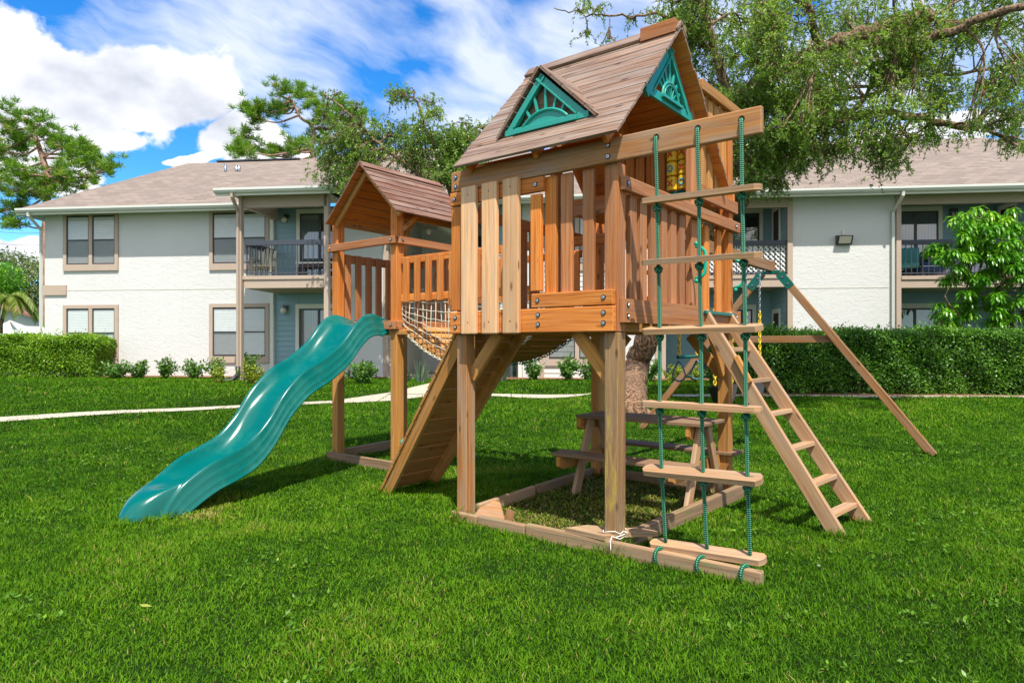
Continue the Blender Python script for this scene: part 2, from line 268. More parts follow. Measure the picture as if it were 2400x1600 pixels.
# ------------------------------------------------------------------ mesh tools
def V(*a): return Vector(a)
def tag(o, label=None, cat=None, group=None, kind=None):
    if label: o['label'] = label
    if cat: o['category'] = cat
    if group: o['group'] = group
    if kind: o['kind'] = kind
    return o
def empty(name, loc=(0, 0, 0), rz=0, label=None, cat=None, group=None):
    o = bpy.data.objects.new(name, None); COL.objects.link(o); o.location = loc; o.rotation_euler = (0, 0, rz); o.empty_display_size = .1
    return tag(o, label, cat, group)
class MB:
    def __init__(s): s.v = []; s.f = []; s.uv = []; s.m = []
    def face(s, pts, uvs=None, mi=0):
        i = len(s.v); s.v += [tuple(p) for p in pts]; s.f.append(tuple(range(i, i+len(pts))))
        s.uv += uvs if uvs else [(0, 0)]*len(pts); s.m.append(mi)
    def box(s, c, ax, mi=0):
        """c centre, ax three half-axis vectors, first = long (grain) axis"""
        c = Vector(c); a, b_, d = [Vector(x) for x in ax]
        if a.cross(b_).dot(d) < 0: d = -d
        la, lb, ld = a.length, b_.length, d.length; i = len(s.v); o1, o2 = random.uniform(0, 50), random.uniform(0, 50)
        P = {}
        for x in (-1, 1):
            for y in (-1, 1):
                for z in (-1, 1): P[(x, y, z)] = len(s.v); s.v.append(tuple(c+a*x+b_*y+d*z))
        def q(k, uvf):
            s.f.append(tuple(P[x] for x in k)); s.uv += [uvf(x) for x in k]; s.m.append(mi)
        uvb = lambda x: (o1+x[0]*la, o2+x[1]*lb); uvd = lambda x: (o1+x[0]*la, o2+5+x[2]*ld); uve = lambda x: (o1+x[2]*ld*.3, o2+x[1]*lb)
        q([(-1, -1, 1), (1, -1, 1), (1, 1, 1), (-1, 1, 1)], uvb); q([(-1, 1, -1), (1, 1, -1), (1, -1, -1), (-1, -1, -1)], uvb)
        q([(-1, -1, -1), (1, -1, -1), (1, -1, 1), (-1, -1, 1)], uvd); q([(-1, 1, 1), (1, 1, 1), (1, 1, -1), (-1, 1, -1)], uvd)
        q([(1, -1, -1), (1, 1, -1), (1, 1, 1), (1, -1, 1)], uve); q([(-1, -1, 1), (-1, 1, 1), (-1, 1, -1), (-1, -1, -1)], uve)
        return s
    def bb(s, x0, x1, y0, y1, z0, z1, mi=0):
        c = ((x0+x1)/2, (y0+y1)/2, (z0+z1)/2); h = [abs(x1-x0)/2, abs(y1-y0)/2, abs(z1-z0)/2]
        ax = [V(h[0], 0, 0), V(0, h[1], 0), V(0, 0, h[2])]; ax.sort(key=lambda a: -a.length); return s.box(c, ax, mi)
    def board(s, p0, p1, w, t, side, mi=0):
        p0, p1, side = Vector(p0), Vector(p1), Vector(side); a = (p1-p0); u = a.normalized(); side = (side-u*side.dot(u)).normalized(); n = u.cross(side)
        return s.box((p0+p1)/2, (a/2, side*w/2, n*t/2), mi)
    def tube(s, pts, r, seg=8, mi=0, caps=True):
        pts = [Vector(p) for p in pts]; n = len(pts); rr = r if isinstance(r, (list, tuple)) else [r]*n
        base = len(s.v); prev = None; dist = 0
        for k, p in enumerate(pts):
            t = (pts[min(k+1, n-1)]-pts[max(k-1, 0)]).normalized()
            if prev is None: nn = t.orthogonal().normalized()
            else:
                nn = prev-t*prev.dot(t); nn = nn.normalized() if nn.length > 1e-6 else t.orthogonal().normalized()
            prev = nn; bn = t.cross(nn)
            for j in range(seg):
                a = 2*math.pi*j/seg; s.v.append(tuple(p+(nn*math.cos(a)+bn*math.sin(a))*rr[k]))
        dd = [0]
        for k in range(1, n): dd.append(dd[-1]+(pts[k]-pts[k-1]).length)
        for k in range(n-1):
            for j in range(seg):
                j2 = (j+1) % seg
                s.f.append((base+k*seg+j, base+k*seg+j2, base+(k+1)*seg+j2, base+(k+1)*seg+j))
                s.uv += [(dd[k], j/seg), (dd[k], (j+1)/seg), (dd[k+1], (j+1)/seg), (dd[k+1], j/seg)]; s.m.append(mi)
        if caps:
            s.f.append(tuple(base+j for j in reversed(range(seg)))); s.uv += [(0, 0)]*seg; s.m.append(mi)
            s.f.append(tuple(base+(n-1)*seg+j for j in range(seg))); s.uv += [(0, 0)]*seg; s.m.append(mi)
        return s
    def prism(s, poly, d, mi=0):
        """poly: list of 3D points (planar), extruded by vector d"""
        poly = [Vector(p) for p in poly]; d = Vector(d); n = len(poly)
        nrm = Vector((0, 0, 0))
        for i in range(n): nrm += (poly[i]-poly[0]).cross(poly[(i+1) % n]-poly[0])
        if nrm.dot(d) > 0: poly = poly[::-1]
        u = (poly[1]-poly[0]).normalized(); w = nrm.normalized().cross(u); o = random.uniform(0, 40)
        e = max(((poly[(i+1) % n]-poly[i]) for i in range(n)), key=lambda x: x.length).normalized(); w = nrm.normalized().cross(e)
        uvp = [((p-poly[0]).dot(e)+o, (p-poly[0]).dot(w)+o) for p in poly]
        s.face(poly, uvp, mi); s.face([p+d for p in reversed(poly)], uvp[::-1], mi)
        for i in range(n):
            j = (i+1) % n; l = (poly[j]-poly[i]).length
            s.face([poly[j], poly[i], poly[i]+d, poly[j]+d], [(o+l, o), (o, o), (o, o+d.length), (o+l, o+d.length)], mi)
        return s
    def ball(s, c, r, seg=10, rings=6, mi=0, sc=(1, 1, 1)):
        c = Vector(c); base = len(s.v)
        for i in range(rings+1):
            a = math.pi*i/rings
            for j in range(seg):
                b_ = 2*math.pi*j/seg; s.v.append((c.x+r*sc[0]*math.sin(a)*math.cos(b_), c.y+r*sc[1]*math.sin(a)*math.sin(b_), c.z+r*sc[2]*math.cos(a)))
        for i in range(rings):
            for j in range(seg):
                j2 = (j+1) % seg; s.f.append((base+i*seg+j, base+(i+1)*seg+j, base+(i+1)*seg+j2, base+i*seg+j2)); s.uv += [(0, 0)]*4; s.m.append(mi)
        return s
    def build(s, name, mats, parent=None, bevel=0, smooth=False, seg=2):
        me = bpy.data.meshes.new(name); me.from_pydata(s.v, [], s.f)
        if not isinstance(mats, (list, tuple)): mats = [mats]
        for m_ in mats: me.materials.append(MATS[m_])
        uvl = me.uv_layers.new(name='UVMap'); uvl.data.foreach_set('uv', np.array(s.uv, dtype=np.float32).ravel())
        me.polygons.foreach_set('material_index', np.array(s.m, dtype=np.int32))
        if smooth: me.polygons.foreach_set('use_smooth', np.ones(len(s.f), dtype=bool))
        me.update(); o = bpy.data.objects.new(name, me); COL.objects.link(o); o.parent = parent
        if bevel:
            md = o.modifiers.new('bevel', 'BEVEL'); md.width = bevel; md.segments = seg; md.limit_method = 'ANGLE'; md.angle_limit = R_(40)
        return o
def leaf_mesh(name, mat, P, D, Nn, Ln, W, rnd, parent=None, fold=.0, mid=.45):
    """numpy leaf cloud: kite quads. P base, D unit direction, Nn any normal-ish vector"""
    P, D, Nn = [np.asarray(a, dtype=np.float64) for a in (P, D, Nn)]; n = len(P)
    D = D/np.linalg.norm(D, axis=1, keepdims=True); S = np.cross(D, Nn); S /= (np.linalg.norm(S, axis=1, keepdims=True)+1e-9)
    U = np.cross(S, D); Ln = np.broadcast_to(Ln, n)[:, None]; W = np.broadcast_to(W, n)[:, None]
    v = np.empty((n, 4, 3)); v[:, 0] = P; v[:, 1] = P+D*Ln*mid+S*W/2+U*W*fold; v[:, 2] = P+D*Ln; v[:, 3] = P+D*Ln*mid-S*W/2+U*W*fold
    me = bpy.data.meshes.new(name); me.vertices.add(4*n); me.vertices.foreach_set('co', v.ravel().astype(np.float32))
    if fold:
        tri = np.arange(n)[:, None]*4+np.array([[0, 1, 2, 0, 2, 3]]); nl, nf, k = 6*n, 2*n, 3; idx = tri.ravel(); yy = np.tile([0, mid, 1, 0, 1, mid], n)
    else: nl, nf, k = 4*n, n, 4; idx = np.arange(4*n); yy = np.tile([0, mid, 1, mid], n)
    me.loops.add(nl); me.loops.foreach_set('vertex_index', idx.astype(np.int32)); me.polygons.add(nf)
    me.polygons.foreach_set('loop_start', (np.arange(nf)*k).astype(np.int32)); me.polygons.foreach_set('loop_total', np.full(nf, k, np.int32))
    uvl = me.uv_layers.new(name='UVMap'); uv = np.empty((nl, 2), np.float32); uv[:, 0] = np.repeat(np.broadcast_to(rnd, n), nl//n); uv[:, 1] = yy
    uvl.data.foreach_set('uv', uv.ravel()); me.materials.append(MATS[mat]); me.update(calc_edges=True)
    o = bpy.data.objects.new(name, me); COL.objects.link(o); o.parent = parent; return o
def unit(n): a = rng.normal(size=(n, 3)); return a/np.linalg.norm(a, axis=1, keepdims=True)

# ------------------------------------------------------------------ ground
def sst(a): a = np.clip(a, 0, 1); return a*a*(3-2*a)
def gz(x, y):
    x = np.asarray(x, float); y = np.asarray(y, float)
    z = .25*sst((y-7.5)/11.5)
    z = z+.012*np.sin(x*1.7+1)*np.sin(y*1.3)*sst((y-1)/2)*(1-sst((y-17)/2))*(np.abs(x) < 40)
    mound = np.exp(-(((x-2.15)/.9)**2+((y-13.2)/.7)**2))*.16
    return z+mound
def ray(px, py): return Vector(((px-1200)/F, 1, (Y0-py)/F))
def wp(px, py, D): return Vector((0, 0, CH))+ray(px, py)*D
def gp(px, py):
    r = ray(px, py); z = 0.
    for _ in range(30):
        t = (z-CH)/r.z; z = float(gz(r.x*t, t))
    return Vector((r.x*t, t, z))
def gk(px, py): return gp(px*K, py*K)
xs = np.concatenate([np.arange(-70, -14, 4), np.arange(-14, 14, .25), np.arange(14, 71, 4)]); ys = np.concatenate([np.arange(-12, 1, 2), np.arange(1, 22, .25), np.arange(22, 120, 6)])
gx, gy = np.meshgrid(xs, ys); zz = gz(gx, gy); g = MB(); nx = len(xs)
g.v = list(zip(gx.ravel().tolist(), gy.ravel().tolist(), zz.ravel().tolist()))
for j in range(len(ys)-1):
    for i in range(nx-1): a = j*nx+i; g.f.append((a, a+1, a+nx+1, a+nx)); g.uv += [(0, 0)]*4; g.m.append(0)
tag(g.build('ground', 'soil', smooth=True), kind='structure')
def sheet(name, poly, mat, lift=.012, step=.3, kind='structure', thick=0):
    """ground-hugging sheet over a polygon given as left/right edge polylines [(l, r), ...]"""
    mb = MB(); rows = []
    for k in range(len(poly)-1):
        (l0, r0), (l1, r1) = poly[k], poly[k+1]; n = max(1, int((l1-l0).length/step))
        for i in range(n+(k == len(poly)-2)): t = i/n; rows.append((l0.lerp(l1, t), r0.lerp(r1, t)))
    nn = 4
    for l, r in rows:
        for j in range(nn+1):
            p = l.lerp(r, j/nn); mb.v.append((p.x, p.y, float(gz(p.x, p.y))+lift))
    for i in range(len(rows)-1):
        for j in range(nn): a = i*(nn+1)+j; mb.f.append((a, a+1, a+nn+2, a+nn+1)); mb.uv += [(0, 0)]*4; mb.m.append(0)
    o = mb.build(name, mat, smooth=True); tag(o, kind=kind); return o
def flat(v): return Vector((v.x, v.y, 0))
EXC = []     # polygons (xy) where no lawn grows
def addexc(pts): EXC.append(np.array([(p[0], p[1]) for p in pts]))
path_pts = [((-300, 999), (-300, 1012)), ((0, 979.5), (0, 991)), ((289, 963), (289, 970.5)), ((561, 951.5), (561, 957.5)), ((775, 941), (775, 947)), ((916, 921), (916, 941)), ((1000, 922), (1000, 931)), ((1146, 924), (1146, 929)), ((1364, 925), (1364, 929)), ((1700, 925), (1700, 929))]
pp = [(flat(gp(*a)), flat(gp(*b_))) for a, b_ in path_pts]
sheet('path', pp, 'concrete', .02); addexc([a for a, b_ in pp]+[b_ for a, b_ in reversed(pp)])
p2 = [(flat(gp(905, 926)), flat(gp(1010, 926))), (flat(gp(985, 905)), flat(gp(1065, 905))), (flat(gp(1040, 893)), flat(gp(1120, 893)))]
sheet('entry_path', p2, 'concrete', .028); addexc([a for a, b_ in p2]+[b_ for a, b_ in reversed(p2)])

# ================================================================== PLAY SET (local frame: x right-near along front, y away along side)
TH = R_(38); PR = V(.609, 3.933, 0); LX = V(math.cos(TH), -math.sin(TH), 0); LY = V(math.sin(TH), math.cos(TH), 0)
def play_empty(name, x=0, y=0, z=0, **kw): return empty(name, PR+LX*x+LY*y+V(0, 0, z), -TH, **kw)
PS = play_empty('play_set', label='wooden play set with two roofed towers, rope bridge and green slide', cat='play set')
FRONT, SIDE = 'f', 's'
def bolt_mesh():
    mb = MB(); mb.tube([(0, .002, 0), (0, -.0015, 0)], .0165, 14, 1); mb.tube([(0, 0, 0), (0, -.005, 0)], .0115, 14, 0); mb.ball((0, -.005, 0), .0075, 8, 5, 0, (1, .6, 1))
    return mb
BM = None
def bolt(parent, x, y, z, rz=0):
    global BM
    if BM is None: o = bolt_mesh().build('bolt', ['steel', 'hole'], parent, smooth=False); BM = o
    else: o = BM.copy(); COL.objects.link(o); o.parent = parent
    o.location = (x, y, z); o.rotation_euler = (0, 0, rz); return o
def part(name, mat, x0, x1, y0, y1, z0, z1, bev=.006, parent=None):
    return MB().bb(x0, x1, y0, y1, z0, z1).build(name, mat, parent or PS, bevel=bev)
def pboard(name, mat, p0, p1, w, t, side, bev=.006, parent=None):
    return MB().board(p0, p1, w, t, side).build(name, mat, parent or PS, bevel=bev)
W2 = .046   # half post
# posts of the main tower
def post(x, y, z0, z1, mat, top=None, parent=PS): return part('post', mat, x-W2, x+W2, y-W2, y+W2, z0, z1, parent=parent)
post(0, 0, -.1, 1.28, 'wood_moss_post'); post(0, 0, 1.282, 2.27, 'wood_brown')
post(-1.18, 0, -.1, 1.28, 'wood_post'); post(-1.18, 0, 1.282, 2.27, 'wood_brown')
for x, y in ((0, 1.79), (-1.18, 1.79)): post(x, y, -.1, 1.33, 'wood_amber'); post(x, y, 1.332, 3.10, 'wood_orange')
for x in (0.0, -1.18): part('post', 'wood_brown', x-.02, x+.03, 1.055, 1.175, 1.40, 3.05)
# deck
d = MB()
for i in range(13): d.bb(-1.14, -.045, .0+i*.139, .133+i*.139, 1.375, 1.405)
d.build('deck', 'wood_amber', PS, .004)
for x in (-1.12, -.6, -.07): part('joist', 'wood_amber', x-.02, x+.02, .05, 1.74, 1.29, 1.374)
# front beams and boards (plane y = -W2)
fb = part('front_beam', 'wood_orange', -1.257, .035, -.085, -.048, 1.285, 1.435)
for x, zs in ((-1.205, (1.33, 1.395)), (-.50, (1.335, 1.395)), (-.03, (1.335, 1.395))):
    for z in zs: bolt(fb, x, -.0855, z)
fb = part('front_board', 'wood_orange', -.555, .03, -.085, -.048, 1.44, 1.53)
for x in (-.505, -.03): bolt(fb, x, -.0855, 1.485)
fb = part('cross_rail', 'wood_orange', -1.257, -.459, -.085, -.048, 2.17, 2.262)
for x in (-1.215, -.52): bolt(fb, x, -.0855, 2.215)
tb = part('top_beam', 'wood_post', -1.245, .876, -.085, -.048, 2.265, 2.405, .008)
for x in (-1.20, .0):
    for z in (2.30, 2.365): bolt(tb, x, -.0855, z)
for x in (.305, .544, .776):
    MB().tube([(0, .002, 0), (0, -.002, 0)], .016, 16).build('rope_hole', 'hole', tb).location = (x, -.086, 2.355)
    
for x0, x1 in ((-1.121, -.99), (-.937, -.809), (-.759, -.629)):
    sl = part('new_slat', 'wood_pale', x0, x1, -.122, -.088, 1.28, 2.277, .008)
    for z in (1.36, 2.22): MB().tube([(0, .001, 0), (0, -.001, 0)], .004, 8).build('screw', 'hole', sl).location = ((x0+x1)/2, -.1225, z)
part('corner_board', 'wood_orange', -1.253, -1.15, -.075, -.049, 1.445, 2.165)
part('corner_board', 'wood_orange', -1.145, -1.12, -.06, -.034, 1.44, 2.165)
part('corner_board', 'wood_orange', -.561, -.478, -.085, -.055, 1.545, 2.155)
part('corner_board', 'wood_orange', -.474, -.388, -.050, -.020, 1.40, 2.262)
for x0, x1 in ((-.356, -.272), (-.198, -.118)): part('slat', 'wood_brown', x0, x1, -.048, -.02, 1.40, 2.262)
# side beams and slats (plane x = +W2)
sb = MB(); prof = [(-.03, 1.339), (1.90, 1.345), (1.90, 1.475), (1.68, 1.475), (1.665, 1.43), (1.18, 1.43), (1.12, 1.44), (1.07, 1.483), (-.03, 1.476)]
o = sb.prism([(.048, y, z) for y, z in prof], (.038, 0, 0)).build('side_beam', 'wood_brown', PS, .006)
for y, z in ((.0, 1.375), (.0, 1.44), (1.80, 1.43)): bolt(o, .0865, y, z, R_(90))
o = part('side_rail', 'wood_brown', .048, .085, -.03, 1.90, 2.108, 2.192)
for y in (.0, 1.07, 1.80): bolt(o, .0855, y, 2.15, R_(90))
for y in (.10, .235, .385, .53, .675, .815):
    pr = [(.0, y, 1.40), (.0, y+.088, 1.40), (.0, y+.088, 2.085), (.0, y+.07, 2.108), (.0, y+.018, 2.108), (.0, y, 2.085)]
    MB().prism([(p[0]+.018, p[1], p[2]) for p in pr], (.026, 0, 0)).build('slat', 'wood_brown', PS, .004)
part('slat', 'wood_orange', .0, .03, 1.30, 1.385, 1.40, 2.10); part('slat', 'wood_orange', .0, .03, 1.545, 1.63, 1.40, 2.10)
# left wall (x = -1.18): rail over the ramp opening, slats by the bridge
part('side_rail', 'wood_brown', -1.235, -1.20, -.03, 1.9, 2.108, 2.192)
for y in (.62, .76): part('slat', 'wood_brown', -1.20, -1.17, y, y+.088, 1.40, 2.108)
part('side_beam', 'wood_orange', -1.265, -1.229, -.03, 1.9, 1.285, 1.374)
# back wall (y = 1.79)
part('back_beam', 'wood_brown', -1.25, .05, 1.838, 1.872, 1.30, 1.44)
part('back_rail', 'wood_orange', -1.25, .05, 1.838, 1.872, 2.36, 2.45); part('back_rail', 'wood_orange', -1.25, .05, 1.838, 1.872, 3.03, 3.11)
for x in (-1.08, -.955, -.83, -.705): part('slat', 'wood_orange', x, x+.09, 1.81, 1.835, 2.20, 3.10)
part('slat', 'wood_orange', -.60, -.535, 1.81, 1.835, 2.20, 3.10)
for x in (-1.05, -.9, -.1): part('slat', 'wood_brown', x, x+.085, 1.81, 1.835, 1.40, 2.20)
# ladder rungs inside, upper platform and its rails
for z in (1.58, 1.80, 2.02, 2.24): part('inner_rung', 'wood_orange', -.72, -.18, 1.60, 1.66, z, z+.035, .004)
for x in (-.745, -.155): part('inner_ladder_rail', 'wood_orange', x-.02, x+.02, 1.58, 1.67, 1.406, 2.42)
up = MB()
for i in range(6): up.bb(-1.13, -.05, 1.19+i*.098, 1.283+i*.098, 2.30, 2.33)
up.build('upper_platform', 'wood_amber', PS, .003)
part('platform_beam', 'wood_brown', .032, .066, 1.16, 1.90, 2.262, 2.36); part('platform_beam', 'wood_brown', -1.14, -.04, 1.125, 1.155, 2.25, 2.36)
part('upper_rail', 'wood_amber', .049, .085, 1.12, 1.93, 3.035, 3.115); part('upper_rail', 'wood_amber', -1.26, -1.227, 1.12, 1.93, 3.035, 3.115)
for y in (1.20, 1.33, 1.46, 1.60): part('slat', 'wood_amber', .018, .046, y, y+.085, 2.37, 3.10)
# game panel: yellow cylinders with marks, in the inner wall under the roof
gpn = MB(); gpn.bb(-.205, -.018, 1.12, 1.15, 2.318, 2.338); gpn.bb(-.205, -.018, 1.12, 1.15, 2.772, 2.79)
for x in (-.155, -.066): gpn.tube([(x, 1.135, 2.33), (x, 1.135, 2.78)], .005, 6)
gp_o = gpn.build('game_panel', 'bracket_green', PS, 0)
for ci, x in enumerate((-.155, -.066)):
    for ri, z in enumerate((2.395, 2.503, 2.611, 2.719)):
        s_ = MB(); s_.tube([(x, 1.135, z-.050), (x, 1.135, z-.044), (x, 1.135, z+.044), (x, 1.135, z+.050)], [.034, .041, .041, .034], 16)
        yf = 1.135-.0415
        if (ci+ri) % 3 != 1:
            s_.board((x-.019, yf, z-.02), (x+.019, yf, z+.02), .009, .006, (1, 0, -1), 1); s_.board((x-.019, yf-.001, z+.02), (x+.019, yf-.001, z-.02), .009, .006, (1, 0, 1), 1)
        else:
            ring = [(x+.019*math.cos(a), yf, z+.02*math.sin(a)) for a in np.linspace(0, 2*math.pi, 15)]; s_.tube(ring, .005, 6, 2)
        s_.build('game_cylinder', ['yellow_plastic', 'red_plastic', 'blue_plastic'], gp_o, 0)
for x in (-.62, -.535, -.45, -.365): part('slat', 'wood_orange', x, x+.068, 1.125, 1.15, 2.02, 2.90, .004)
part('slat', 'wood_orange', -.28, -.212, 1.12, 1.155, 1.95, 2.90, .004)
part('back_rail', 'wood_orange', -1.14, -.04, 1.152, 1.185, 2.02, 2.10)
# knee braces and lower things
def brace(p0, p1, mat='wood_amber', t=.035, side=(1, 0, 0)): pboard('brace', mat, p0, p1, .085, t, side)
brace((-1.145, .02, .98), (-.90, .02, 1.29)); brace((-.03, .02, .98), (-.28, .02, 1.29))
brace((-1.18, .05, .98), (-1.18, .30, 1.30), side=(0, 1, 0)); brace((0, 1.74, .98), (0, 1.48, 1.32), side=(0, 1, 0)); brace((-.05, 1.8, .98), (-.30, 1.8, 1.29)); brace((-1.13, 1.8, .98), (-.88, 1.8, 1.29))
# roof of the main tower: lapped boards on both slopes
def slope_boards(mb, ax0, ax1, e, r, n, axis, t=.018, lap=.012, jit=.004):
    """boards running along axis ('x' or 'y') from ax0 to ax1; e/r = (c, z) of eave and ridge across"""
    for i in range(n):
        f0, f1 = i/n, (i+1)/n+.02
        c0, z0 = e[0]+(r[0]-e[0])*f0, e[1]+(r[1]-e[1])*f0; c1, z1 = e[0]+(r[0]-e[0])*min(f1, 1), e[1]+(r[1]-e[1])*min(f1, 1)
        sgn = 1 if r[0] > e[0] else -1
        nv = Vector((-(r[1]-e[1])*sgn, abs(r[0]-e[0]))).normalized(); nv = Vector((nv.x*1.0, nv.y))
        j0, j1 = random.uniform(-jit, jit), random.uniform(-jit, jit)
        off0, off1 = lap+t/2, t/2
        P0 = (c0+nv.x*off0, z0+nv.y*off0); P1 = (c1+nv.x*off1, z1+nv.y*off1); mc = ((P0[0]+P1[0])/2, (P0[1]+P1[1])/2); hv = ((P1[0]-P0[0])/2, (P1[1]-P0[1])/2)
        n2 = Vector((-hv[1], hv[0])).normalized()*t/2
        if axis == 'x': mb.box(((ax0+j0+ax1+j1)/2, mc[0], mc[1]), (V((ax1+j1-ax0-j0)/2, 0, 0), V(0, hv[0], hv[1]), V(0, n2.x, n2.y)))
        else: mb.box((mc[0], (ax0+j0+ax1+j1)/2, mc[1]), (V(0, (ax1+j1-ax0-j0)/2, 0), V(hv[0], 0, hv[1]), V(n2.x, 0, n2.y)))
        for q in (-6, -5):
            f = mb.f[q]; p = [Vector(mb.v[i]) for i in f]
            if (p[1]-p[0]).cross(p[2]-p[0]).z < 0: mb.m[q] = 1
RX0, RX1, RC, RZE, RZT = -1.117, .12, .675, 2.385, 3.29
mb = MB(); slope_boards(mb, RX0, RX1, (-.192, RZE), (RC, RZT), 12, 'x', lap=.004, jit=.006); slope_boards(mb, RX0, RX1, (1.555, RZE+.02), (RC, RZT), 12, 'x', lap=.004, jit=.006)
roof = mb.build('tower_roof', ['wood_roof', 'wood_orange'], PS, .002)
rc = MB(); s3 = (RZT-RZE)/(RC+.192)
for sg in (-1, 1):
    q0 = V(0, RC+sg*.002, RZT+.045); q1 = V(0, RC+sg*.075, RZT+.045-.073*s3*1.0); rc.box(((RX0+RX1)/2, (q0.y+q1.y)/2, (q0.z+q1.z)/2), (V((RX1-RX0)/2+.004, 0, 0), (q1-q0)/2, (q1-q0).cross(V(1, 0, 0)).normalized()*.011))
rc.build('ridge_cap', 'wood_roof', roof, .003)
ch = MB()
for sg in (-1, 1): ch.box((-.012, RC+sg*.075, RZT+.0), (V(.125, 0, 0), V(0, 0, .045), V(0, .016, 0)))
for x in (-.12, .096): ch.box((x, RC, RZT+.045-.02), (V(0, .058, 0), V(0, 0, .02), V(.014, 0, 0)))
ch.build('roof_chimney', 'wood_brown', PS, .003)
for x in (-1.05, -.5, .0):   # rafters
    for sg, ye in ((-1, -.13), (1, 1.48)):
        z0 = RZT-abs(ye-RC)*s3-.055
        pboard('rafter', 'wood_orange', (x, RC, RZT-.055), (x, ye, z0), .075, .03, (0, 0, 1))
part('tie_beam', 'wood_orange', -1.14, .0, 1.30, 1.335, 2.36, 2.44); part('tie_beam', 'wood_orange', -1.12, .02, .02, .055, 2.41, 2.46)
pboard('roof_brace', 'wood_orange', (-.02, 1.24, 2.20), (-.02, 1.02, 2.80), .07, .03, (0, 1, 0)); pboard('roof_brace', 'wood_orange', (-1.16, .08, 2.08), (-1.16, .40, 2.50), .07, .03, (0, 1, 0))
# teal sunburst gable and dormer
def sunburst(fn, A, Lp, Rp, nrm, cz=.0, inner=.11, kind='gable'):
    mb = MB(); A, Lp, Rp = [Vector(p) for p in (A, Lp, Rp)]; nrm = Vector(nrm)
    def P(a, d=0): return fn(a.x, a.y)+nrm*d
    C = (A+Lp+Rp)/3; bw = .055 if kind == 'gable' else .036
    def bar(a, b_, w, t, dd=0, mi=0):
        p0, p1 = P(a, dd), P(b_, dd); mb.board(p0, p1, w, t, (p1-p0).cross(nrm), mi)
    for a, b_ in ((A, Lp), (A, Rp)):
        dirn = (C-(a+b_)/2); e = (b_-a).normalized(); dirn = (dirn-e*dirn.dot(e)).normalized()
        bar(a+dirn*bw/2, b_+dirn*bw/2-e*.02, bw, .022); bar(a+dirn*(bw+.008), b_+dirn*(bw+.008)-e*.10, .012, .034, .004)
    e = (Rp-Lp).normalized(); upv = Vector((-e.y, e.x)); upv = upv if upv.dot(A-Lp) > 0 else -upv
    bar(Lp+upv*(.03 if kind == 'gable' else .02)+e*.02, Rp+upv*(.03 if kind == 'gable' else .02)-e*.02, .06 if kind == 'gable' else .04, .024, .002)
    M = (Lp+Rp)/2+upv*.04
    if kind == 'gable':
        r1, r2, span, rays = .125, .085, math.pi, 7
    else: r1, r2, span, rays = .235, .0, 1.62, 5
    cen = M if kind == 'gable' else M-upv*.165
    aa = np.linspace(-span/2, span/2, 17)
    def pol(r, a): return cen+upv*(r*math.cos(a))+e*(r*math.sin(a))
    arc = [P(pol(r1, a), .010) for a in aa]; mb.tube(arc, .011, 6)
    if kind == 'gable':
        mb.tube([P(pol(r2+.02, a), .016) for a in aa], .006, 6)
        for a in np.linspace(-1.25, 1.25, 7): bar(cen, pol(r2+.02, a), .007, .01, .012)
        mb.prism([P(pol(r1, a), -.004) for a in aa], nrm*.008)
        bar(cen-e*.15, cen+e*.15, .02, .05, .012)
    else:
        mb.prism([P(pol(r1, a), -.004) for a in aa], nrm*.010); bar(Lp+e*.10+upv*.012, Rp-e*.10+upv*.012, .03, .032, .012)
    for a in np.linspace(-span/2*.86, span/2*.86, rays+2)[1:-1]*(1 if kind == 'gable' else 1.12):
        dr = upv*math.cos(a)+e*math.sin(a); best = 9
        for p, q in ((A, Lp), (A, Rp)):
            ed = q-p; den = dr.x*ed.y-dr.y*ed.x
            if abs(den) > 1e-6:
                t = ((p.x-cen.x)*ed.y-(p.y-cen.y)*ed.x)/den
                if t > 0: best = min(best, t)
        bar(pol(r1, a), cen+dr*(best-.03), .022 if kind == 'gable' else .016, .016, .0)
    return mb
fn = lambda a, b_: V(.03, a, b_)
sunburst(fn, (.675, 3.225), (.30, 2.785), (1.055, 2.785), (1, 0, 0)).build('sunburst_gable', 'trim_teal', PS, .002)
DY = -.035
fn = lambda a, b_: V(a, DY, b_)
dm = sunburst(fn, (-.508, 2.925), (-.815, 2.575), (-.135, 2.575), (0, -1, 0), kind='dormer').build('dormer', 'trim_teal', PS, .002)
mb = MB()
def slz(y): return RZE+(y+.192)*s3
ya = (2.965-RZE)/s3-.192
A0, A1 = V(-.508, DY-.03, 2.955), V(-.508, ya+.02, 2.955)
for xe in (-.85, -.095):
    E0 = V(xe, DY-.03, 2.56); E1 = V(xe, (2.56-RZE)/s3-.192+.04, 2.56)
    nn_ = 5; up_ = (E0-A0).cross(V(0, 1, 0)).normalized(); up_ = up_ if up_.z > 0 else -up_
    for i in range(nn_):
        a, b_ = i/nn_, (i+1)/nn_-.01
        mb.prism([A0.lerp(E0, a), A0.lerp(E0, b_), A1.lerp(E1, b_), A1.lerp(E1, a)], up_*(.018+.002*(i % 2)))
mb.build('dormer_roof', 'wood_roof', dm, .002)
mb = MB(); mb.prism([(-.508, DY+.03, 2.90), (-.80, DY+.03, 2.59), (-.16, DY+.03, 2.59)], (0, .004, 0)); mb.build('dormer_backing', 'wood_dark', dm)
